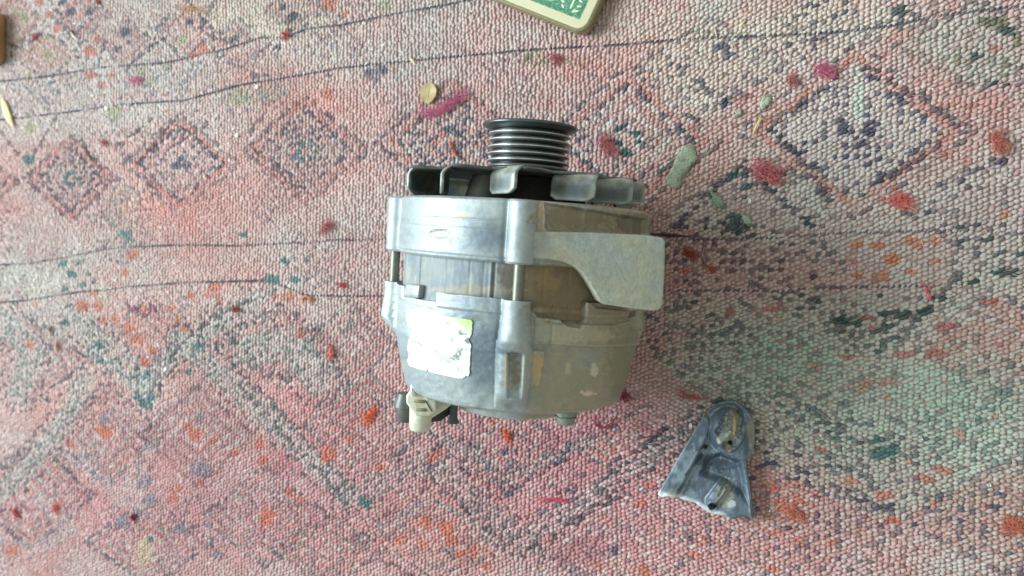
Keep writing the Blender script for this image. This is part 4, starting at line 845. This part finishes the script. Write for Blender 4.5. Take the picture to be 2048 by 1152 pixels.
# rosette, leaves and the corner numeral, all flat print
mb = MB()
for k in range(7):
    x = -33-7.5*k; t = ringm_('', x, 15, 3.1, 0.2, None, sc2=0.8); mb.add(t.v, t.f); t = ringm_('', x, 15, 1.5, 0.3, None, sc2=0.8); mb.add(t.v, t.f)
for (x, y, a) in ((-12.6, 12.3, 0.6), (-12.4, 15.6, 0.2), (-12.8, 19, -0.3), (-14.5, 11.8, 1.2), (-22.8, 12.2, 2.4), (-24.2, 15, 2.9)):
    c_, s_ = math.cos(a), math.sin(a); V = [(x+u*c_-v*s_, y+u*s_+v*c_, 8.9) for u, v in ((-1.6, 0), (-0.6, 0.7), (0.8, 0.6), (1.9, 0), (0.8, -0.5), (-0.6, -0.7))]
    mb.prism(V, [(p[0], p[1], 8.7) for p in V])
mb.build('engraved_ornament', M_cr, case, smooth=False)
mb = MB()
for x0, y0, x1, y1 in ((-17.9, 11.0, -11.2, 11.6), (-140, 9.6, -10, 9.9), (-9.9, 9.6, -9.6, 66)):
    mb.box((x0, y0, 8.7), (x1, y1, 8.84))
mb.build('engraved_line', M_gr, case, smooth=False)
fc = bpy.data.curves.new('numeral', 'FONT'); fc.body = '1'; fc.size = 0.013; fc.extrude = 0.00006
fo = bpy.data.objects.new('numeral_curve', fc); COL.objects.link(fo); bpy.context.view_layer.update()
me = bpy.data.meshes.new_from_object(fo.evaluated_get(bpy.context.evaluated_depsgraph_get())); bpy.data.objects.remove(fo)
me.materials.clear(); me.materials.append(M_cr); no_ = bpy.data.objects.new('numeral', me); COL.objects.link(no_); no_.parent = case; no_.location = (-0.0205, 0.0125, 0.0089); no_.rotation_euler = (0, 0, math.radians(0))

# ================================================================ litter on the rug
def curl(path, spread, r, nstr, lift=1.5, curly=1.0, seed=0):
    """strands of unspun wool along a path given in photo pixels, returned in mm about its middle"""
    rs = random.Random(seed); P3 = surf(*np.array(path, float).T, 1.2); seg = np.concatenate([[0], np.cumsum(np.linalg.norm(np.diff(P3, axis=0), axis=1))])
    org = P3.mean(0); org[2] = 0; mb = MB(); tot = max(seg[-1], 0.1)
    for k in range(nstr):
        a = rs.uniform(0, max(0, 1-0.35)); b = min(1, a+rs.uniform(0.3, 0.75)); ph = rs.uniform(0, 6.28); off = np.array([rs.gauss(0, spread), rs.gauss(0, spread)]); amp = spread*curly*rs.uniform(0.3, 1.2)
        if nstr <= 3: a, b = 0, 1
        m_ = 14; pts = []; fr_ = rs.uniform(0.8, 2.4)
        for i_ in range(m_):
            t = a+(b-a)*i_/(m_-1); s = t*tot
            x = np.interp(s, seg, P3[:, 0])+off[0]+amp*math.sin(ph+fr_*6.28*i_/m_); y = np.interp(s, seg, P3[:, 1])+off[1]+amp*math.cos(ph*1.7+fr_*5.1*i_/m_)
            z = float(relief(np.array(x), np.array(y)))+1.3+abs(lift*math.sin(ph+3.1*i_/m_))*rs.uniform(0.5, 1.0)
            pts.append((x-org[0], y-org[1], z))
        mb.tube(pts, [r*rs.uniform(0.7, 1.2)*(0.35+0.65*math.sin(math.pi*min(0.97, max(0.03, i_/(m_-1))))) for i_ in range(m_)], 4 if nstr > 3 else 7, caps=False)
    return mb, org
WOOL = {}
def wool(c):
    if c not in WOOL: WOOL[c] = mat('loose_wool', lin(c), rough=0.95, var=0.35, scale=500, spec=0.1)
    return WOOL[c]
MAG, DRED, ORG, PNK, BRN = (192, 108, 134), (172, 100, 104), (192, 124, 106), (208, 128, 122), (138, 78, 66)
TUFT = [
 ([(842, 205), (850, 228), (880, 222), (905, 205), (940, 183)], 1.5, .22, 90, 2.2, MAG, 'long magenta wool fluff curving out from under the dry leaf', 'wool fluff'),
 ([(906, 272), (903, 290), (908, 305), (918, 322)], .5, .75, 6, 2.0, ORG, 'twisted orange red yarn end just left of the pulley', 'yarn end'),
 ([(1205, 268), (1212, 290), (1225, 305)], 2.0, .28, 60, 2.4, DRED, 'red wool fluff to the right of the pulley beside the teal flower', 'wool fluff'),
 ([(1110, 108), (1114, 125)], 1.2, .32, 36, 2.6, DRED, 'small red wool knot below the corner of the banknote case', 'wool knot'),
 ([(1628, 128), (1645, 138), (1668, 148)], 1.5, .3, 50, 2.6, MAG, 'magenta wool fluff high on the right above the large diamond', 'wool fluff'),
 ([(1588, 152), (1582, 170)], 1.2, .3, 24, 2.0, DRED, 'short red wool wisp left of the magenta fluff at the upper right', 'wool wisp'),
 ([(1500, 330), (1522, 345), (1556, 362)], 2.0, .4, 70, 3.2, (190, 108, 112), 'plump rosy wool roll lying diagonally right of the green lint', 'wool roll'),
 ([(1990, 262), (1997, 285), (2000, 302)], 1.6, .35, 46, 2.6, (186, 112, 100), 'red orange wool knot close to the right edge', 'wool knot'),
 ([(640, 468), (655, 455), (668, 445)], 1.5, .3, 44, 2.6, DRED, 'dark red wool knot on the navy line left of the alternator', 'wool knot'),
 ([(255, 170), (268, 163), (284, 158)], 1.4, .3, 34, 1.8, MAG, 'magenta wool wisp between the two upper left lines', 'wool wisp'),
 ([(206, 280), (215, 290)], 1.1, .35, 20, 2.0, DRED, 'tiny crimson wool knot at the left under the second line', 'wool knot'),
 ([(70, 68), (75, 76)], 1.2, .35, 22, 2.2, DRED, 'dark red wool knot near the upper left corner', 'wool knot'),
 ([(568, 60), (575, 74)], 1.2, .35, 26, 2.2, (176, 78, 70), 'brownish red wool knot sitting on the uppermost line', 'wool knot'),
 ([(604, 612), (600, 600), (612, 592), (624, 598), (622, 612)], .4, .85, 4, 2.0, (206, 124, 96), 'pale orange yarn ring left of the alternator', 'yarn ring'),
 ([(462, 612), (476, 622), (482, 612)], 1.0, .35, 24, 2.2, BRN, 'brown red yarn snarl in the green stippled band', 'yarn snarl'),
 ([(655, 700), (660, 690), (668, 704), (655, 716)], .6, .6, 8, 2.2, (196, 96, 84), 'coral yarn curl left of the sticker side of the alternator', 'yarn curl'),
 ([(100, 665), (107, 654)], .9, .4, 14, 2.0, BRN, 'small rust brown yarn end at the left under the lower line', 'yarn end'),
 ([(120, 682), (121, 698)], .9, .4, 14, 2.0, (158, 84, 60), 'upright rust yarn end next to the orange patch at the left', 'yarn end'),
 ([(196, 2), (200, 8)], .9, .4, 10, 2.0, BRN, 'brown wool crumb cut by the top edge at the left', 'wool crumb'),
 ([(682, 576), (690, 566)], .9, .4, 16, 2.0, (184, 70, 76), 'red wool crumb between the lower lines left of the alternator', 'wool crumb'),
 ([(1068, 1004), (1100, 998), (1142, 1002)], .8, .35, 22, 1.2, (196, 82, 104), 'flat magenta thread bundle below the alternator', 'thread bundle'),
 ([(1358, 782), (1375, 792), (1408, 800)], .8, .35, 22, 1.6, (184, 98, 98), 'rosy thread bundle above the broken casting fragment', 'thread bundle'),
 ([(1203, 822), (1192, 838), (1194, 852), (1206, 856), (1222, 846), (1234, 828), (1240, 812)], .3, .45, 4, 1.5, (158, 56, 80), 'crimson yarn loop sticking out under the lower right of the alternator', 'yarn loop'),
 ([(1238, 800), (1248, 788), (1258, 800)], 1.2, .35, 26, 2.0, (138, 58, 64), 'dark red wool knot at the lower right corner of the alternator', 'wool knot'),
 ([(1394, 510), (1412, 528), (1433, 545)], .4, .6, 4, 1.4, (164, 76, 70), 'straight red yarn end right of the mounting ear', 'yarn end'),
 ([(1368, 500), (1380, 508), (1386, 520)], 1.2, .3, 26, 1.6, (160, 70, 66), 'red fluff touching the mounting ear on its right', 'wool fluff'),
 ([(1838, 560), (1852, 578), (1862, 605)], .5, .45, 6, 1.4, (210, 110, 120), 'pink thread lying across the orange stitches at the right', 'thread'),
 ([(264, 1030), (274, 1040)], 1.0, .45, 18, 2.2, (120, 32, 48), 'dark crimson wool knot near the lower left', 'wool knot'),
 ([(28, 1016), (38, 1034)], 1.1, .4, 20, 2.0, (178, 62, 66), 'red wool tuft close to the left edge low down', 'wool tuft'),
 ([(1775, 400), (1795, 396), (1820, 405)], 1.8, .3, 40, 1.6, (208, 112, 104), 'pale coral wool fluff between the big diamond and the orange stitches', 'wool fluff'),
 ([(1995, 1062), (2020, 1052), (2044, 1040)], 1.6, .35, 44, 1.8, (196, 120, 96), 'bright orange wool fluff at the lower right edge', 'wool fluff'),
 ([(1570, 1010), (1590, 1026), (1604, 1040)], 1.3, .35, 26, 1.6, (192, 124, 106), 'orange wool fluff right of the broken fragment', 'wool fluff'),
 ([(728, 842), (742, 832), (752, 822)], 1.3, .32, 26, 1.8, (214, 96, 62), 'orange wool fluff below left of the cream plug', 'wool fluff'),
 ([(1012, 860), (1020, 880)], 1.0, .35, 16, 1.8, (210, 96, 68), 'small orange wool wisp under the middle of the alternator', 'wool wisp'),
 ([(125, 1008), (110, 1016), (122, 1030)], 1.2, .3, 20, 1.6, (196, 84, 78), 'rusty wool wisp in the lower left field', 'wool wisp'),
 ([(330, 10), (420, 22)], 2.0, .2, 10, 1.4, (182, 140, 96), 'tan fibre wisp at the top left', 'fibre wisp'),
 ([(196, 560), (212, 600), (205, 540)], 1.6, .2, 14, 1.4, (214, 214, 190), 'whitish fibre wisp on the pale patch at the left', 'fibre wisp')]
for k, (path, spd, r, ns, lift, col, lab, cat) in enumerate(TUFT):
    if ns > 12: r *= 0.6; ns = int(ns*0.85); spd *= 1.3
    mb, org = curl(path, spd, r, ns, lift, 1.0, 100+k); o = mb.build(cat.replace(' ', '_'), wool(col)); o.location = tuple(org*S); props(o, lab, cat)
# grey green lint pads: matted felt slivers
def pad(poly, th, col, name, lab, cat, fuzz=40, seed=1):
    q = np.array(poly, float); cen = q.mean(0); rs = np.random.default_rng(seed)
    n_ = 72; P = []; ts = np.linspace(0, len(q), n_, endpoint=False)
    for t in ts:
        i_ = int(t); f = t-i_; P.append(q[i_]*(1-f)+q[(i_+1) % len(q)]*f)
    P = np.array(P); P += rs.normal(0, 0.8, P.shape); mb = MB(); rings = [1.0, 0.9, 0.7, 0.45, 0.2, 0.02]; hs = [0.1, 0.75, 0.95, 1.0, 0.95, 0.95]
    W3 = []; 
    for rr, h in zip(rings, hs):
        g = cen+(P-cen)*rr; w3 = surf(g[:, 0], g[:, 1], 1.0); w3[:, 2] += th*h*(0.7+0.7*fbm(g[:, 0]/5, g[:, 1]/5, seed, 3)); W3.append(w3)
    W3 = np.array(W3); org = W3[-1].mean(0); org[2] = 0; V = (W3-org).reshape(-1, 3); Fs = [(a*n_+k, a*n_+(k+1) % n_, (a+1)*n_+(k+1) % n_, (a+1)*n_+k) for a in range(len(rings)-1) for k in range(n_)]
    mb.add(V, Fs); mb.add(W3[0]-org-np.array([0, 0, 1.0]), [tuple(range(n_))[::-1]])
    for k in range(fuzz):
        e = W3[rs.integers(0, 3), rs.integers(0, n_)]-org; a = rs.uniform(0, 6.28); L_ = rs.uniform(1, 4); pts = [e+np.array([L_*t*math.cos(a+t), L_*t*math.sin(a+t), 0.8*math.sin(3*t)]) for t in (0, .35, .7, 1)]
        mb.tube(pts, 0.1, 3, caps=False)
    m = mat('matted_lint', lin(col), rough=1.0, var=0.3, scale=700, bump=1.0, bscale=1500, spec=0.1, tint=lin((104, 122, 100)), tscale=260, tthr=0.58)
    o = mb.build(name, m); o.location = tuple(org*S); props(o, lab, cat); return o
pad([(1372, 290), (1385, 290), (1392, 305), (1395, 318), (1382, 336), (1368, 352), (1358, 375), (1348, 378), (1334, 370), (1332, 355), (1345, 335), (1352, 315), (1362, 302)], 1.0, (152, 160, 138), 'lint_pad', 'long grey green lint pad right of the fan', 'lint')
pad([(1420, 380), (1440, 392), (1450, 408), (1444, 418), (1430, 412), (1424, 398)], 1.0, (146, 168, 148), 'lint_pad', 'small ragged green lint patch between the lint pad and the dark teal triangle', 'lint', 20, 3)
pad([(1482, 428), (1495, 430), (1504, 446), (1498, 452), (1488, 446)], 1.2, (168, 188, 174), 'lint_pad', 'pale green lint flake lying on the dark teal triangle', 'lint', 8, 5)
pad([(1524, 196), (1538, 188), (1543, 196), (1538, 210), (1524, 220), (1519, 212)], 1.2, (166, 178, 156), 'lint_pad', 'pale green lint flake above the straw on the right', 'lint', 8, 7)
pad([(1470, 222), (1484, 220), (1482, 230), (1472, 236)], 1.0, (168, 178, 160), 'lint_pad', 'tiny pale lint flake left of the bigger flake on the right', 'lint', 6, 8)
# dry leaf
q = np.array([(853, 168), (862, 166), (870, 170), (876, 182), (874, 194), (866, 204), (857, 209), (850, 204), (845, 195), (842, 184), (846, 174)], float); c0 = q.mean(0); mb = MB(); V = []; n_ = 44
ts = np.linspace(0, len(q), n_, endpoint=False); Pq = np.array([q[int(t)]*(1-(t-int(t)))+q[(int(t)+1) % len(q)]*(t-int(t)) for t in ts])
for rr in (1.0, 0.75, 0.5, 0.25, 0.02):
    g = c0+(Pq-c0)*rr; w3 = surf(g[:, 0], g[:, 1], 2.6); w3[:, 2] += 0.06*np.abs(g[:, 0]-c0[0]-0.15*(c0[1]-g[:, 1]))+0.02*(g[:, 1]-c0[1])+0.3*(fbm(g[:, 0]/6, g[:, 1]/6, 2, 2)-0.5); V.append(w3)
V = np.array(V); org = V[-1].mean(0); org[2] = 0; Vl = (V-org).reshape(-1, 3); Fs = [(a*n_+k, a*n_+(k+1) % n_, (a+1)*n_+(k+1) % n_, (a+1)*n_+k) for a in range(4) for k in range(n_)]
mb.add(Vl, Fs); mb.add(Vl-np.array([0, 0, 0.35]), [f[::-1] for f in Fs]); mb.add(list(Vl[:n_])+list(Vl[:n_]-np.array([0, 0, 0.35])), [(k, n_+k, n_+(k+1) % n_, (k+1) % n_) for k in range(n_)])
leaf = mb.build('dry_leaf', mat('dry_leaf', lin((176, 160, 116)), rough=0.6, var=0.15, scale=500, bump=0.3, tint=lin((150, 124, 72)), tscale=120, tthr=0.52)); leaf.location = tuple(org*S); props(leaf, 'small dry oval leaf, tan with a pale midrib, lying above the pulley to the left', 'leaf')
mb = MB(); pp = surf(np.array([855, 857, 859, 860.0]), np.array([206, 196, 184, 174.0]), 2.9)-org; mb.tube(pp, [0.3, 0.28, 0.2, 0.1], 6); mb.build('midrib', mat('leaf_rib', lin((212, 202, 168))), leaf)
# splinters, straws, twigs
def sliver(pts, w0, col, name, lab, cat, z=1.8, flat=0.5):
    P3 = surf(*np.array(pts, float).T, z); org = P3.mean(0); org[2] = 0; mb = MB(); t = P3-org; n_ = len(t); d = t[-1]-t[0]; d /= np.linalg.norm(d); nn = np.array([-d[1], d[0], 0]); L_ = []
    prof_ = [0.35]+[1.0]*(n_-2)+[0.15]
    for k in range(n_):
        wd = w0*prof_[k]; L_.append([t[k]+nn*wd, t[k]+np.array([0, 0, wd*flat]), t[k]-nn*wd, t[k]-np.array([0, 0, wd*flat])])
    V = np.array(L_).reshape(-1, 3); Fs = [(a*4+k, a*4+(k+1) % 4, (a+1)*4+(k+1) % 4, (a+1)*4+k) for a in range(n_-1) for k in range(4)]+[(3, 2, 1, 0), tuple((n_-1)*4+k for k in range(4))]
    mb.add(V, Fs); o = mb.build(name, mat('dry_'+name, lin(col), rough=0.7, var=0.15, scale=300), smooth=False); o.location = tuple(org*S); props(o, lab, cat)
sliver([(8, 198), (14, 215), (22, 236), (31, 256)], 3.4, (222, 206, 158), 'wood_splinter', 'cream wood splinter at the left edge pointing down', 'splinter', 3.0)
sliver([(59, 138), (58, 150), (57, 166)], 0.9, (196, 184, 146), 'straw', 'short pale straw near the upper left edge', 'straw')
sliver([(1524, 236), (1514, 252), (1504, 274)], 1.0, (200, 172, 126), 'straw', 'tan straw right of the lint pad pointing down left', 'straw')
sliver([(1522, 232), (1519, 240), (1515, 246)], 0.6, (200, 172, 126), 'straw', 'stub of tan straw at the upper end of the longer straw', 'straw')
sliver([(1490, 42), (1484, 50), (1478, 58)], 0.7, (214, 190, 144), 'straw', 'short light straw near the top right of the case', 'straw')
sliver([(1428, 55), (1432, 66), (1434, 78)], 0.5, (210, 190, 146), 'straw', 'thin upright straw touching the line right of the case', 'straw')
sliver([(818, 112), (825, 122), (832, 130)], 0.9, (206, 190, 152), 'straw', 'pale curved straw bit on the line above the leaf', 'straw')
sliver([(142, 60), (148, 72), (156, 80)], 0.9, (214, 206, 184), 'straw', 'whitish husk bit beside the navy dots at the upper left', 'husk')
sliver([(138, 58), (143, 62), (150, 72)], 0.9, (96, 72, 62), 'twig', 'short dark brown twig above the whitish husk bit', 'twig')
sliver([(500, 290), (512, 305), (522, 318)], 0.7, (84, 62, 56), 'twig', 'thin dark twig on the rug left of the teal flower', 'twig', 1.6)
sliver([(170, 300), (178, 312), (186, 324)], 0.7, (84, 60, 58), 'twig', 'thin dark twig in the upper left diamond row', 'twig', 1.6)
sliver([(843, 222), (836, 238), (826, 256)], 0.7, (78, 70, 74), 'twig', 'thin dark twig hanging down left from the magenta fluff', 'twig', 1.6)
sliver([(1300, 468), (1340, 471), (1384, 473)], 1.2, (40, 42, 40), 'twig', 'straight black stick peeking out behind the mounting ear', 'stick', 1.6)
for (x, y, lab) in ((215, 217, 'pale flake under the second line at the upper left'), (475, 272, 'pale flake in the coral field left of the leaf'), (515, 175, 'pale flake on the second line'), (332, 738, 'white flake beside the green node at the lower left'),
                    (1500, 402, 'white flake right of the teal triangle'), (1382, 850, 'white flake left of the broken fragment')):
    p = surf(np.array(float(x)), np.array(float(y)), 1.9); mb = MB(); V = [(random.uniform(.7, 1.2)*1.1*math.cos(a), random.uniform(.7, 1.2)*1.7*math.sin(a), 0.5) for a in np.linspace(0, 5.3, 6)]
    mb.prism(V, [(v[0]*.9, v[1]*.9, 0) for v in V]); o = mb.build('flake', mat('pale_flake', lin((214, 222, 216)), rough=0.4, var=0.1), smooth=False); o.location = tuple(p*S); props(o, lab, 'flake')
# brown object cut off by the left edge
p0 = surf(np.array(15.0), np.array(78.0), 0); mb = MB(); P = rrect(-60, -24, 5, 24, 9); mb.prism([(x, y, 17) for x, y in P], [(x, y, 1.4) for x, y in P])
o = mb.build('wooden_block', mat('brown_wood', lin((150, 112, 66)), rough=0.55, var=0.25, scale=60, bump=0.3), bevel=2.5, seg=3, angle=60); o.location = tuple((p0-np.array([5, 0, 0]))*S); props(o, 'brown wooden block with rounded corner cut off by the upper left edge', 'block')
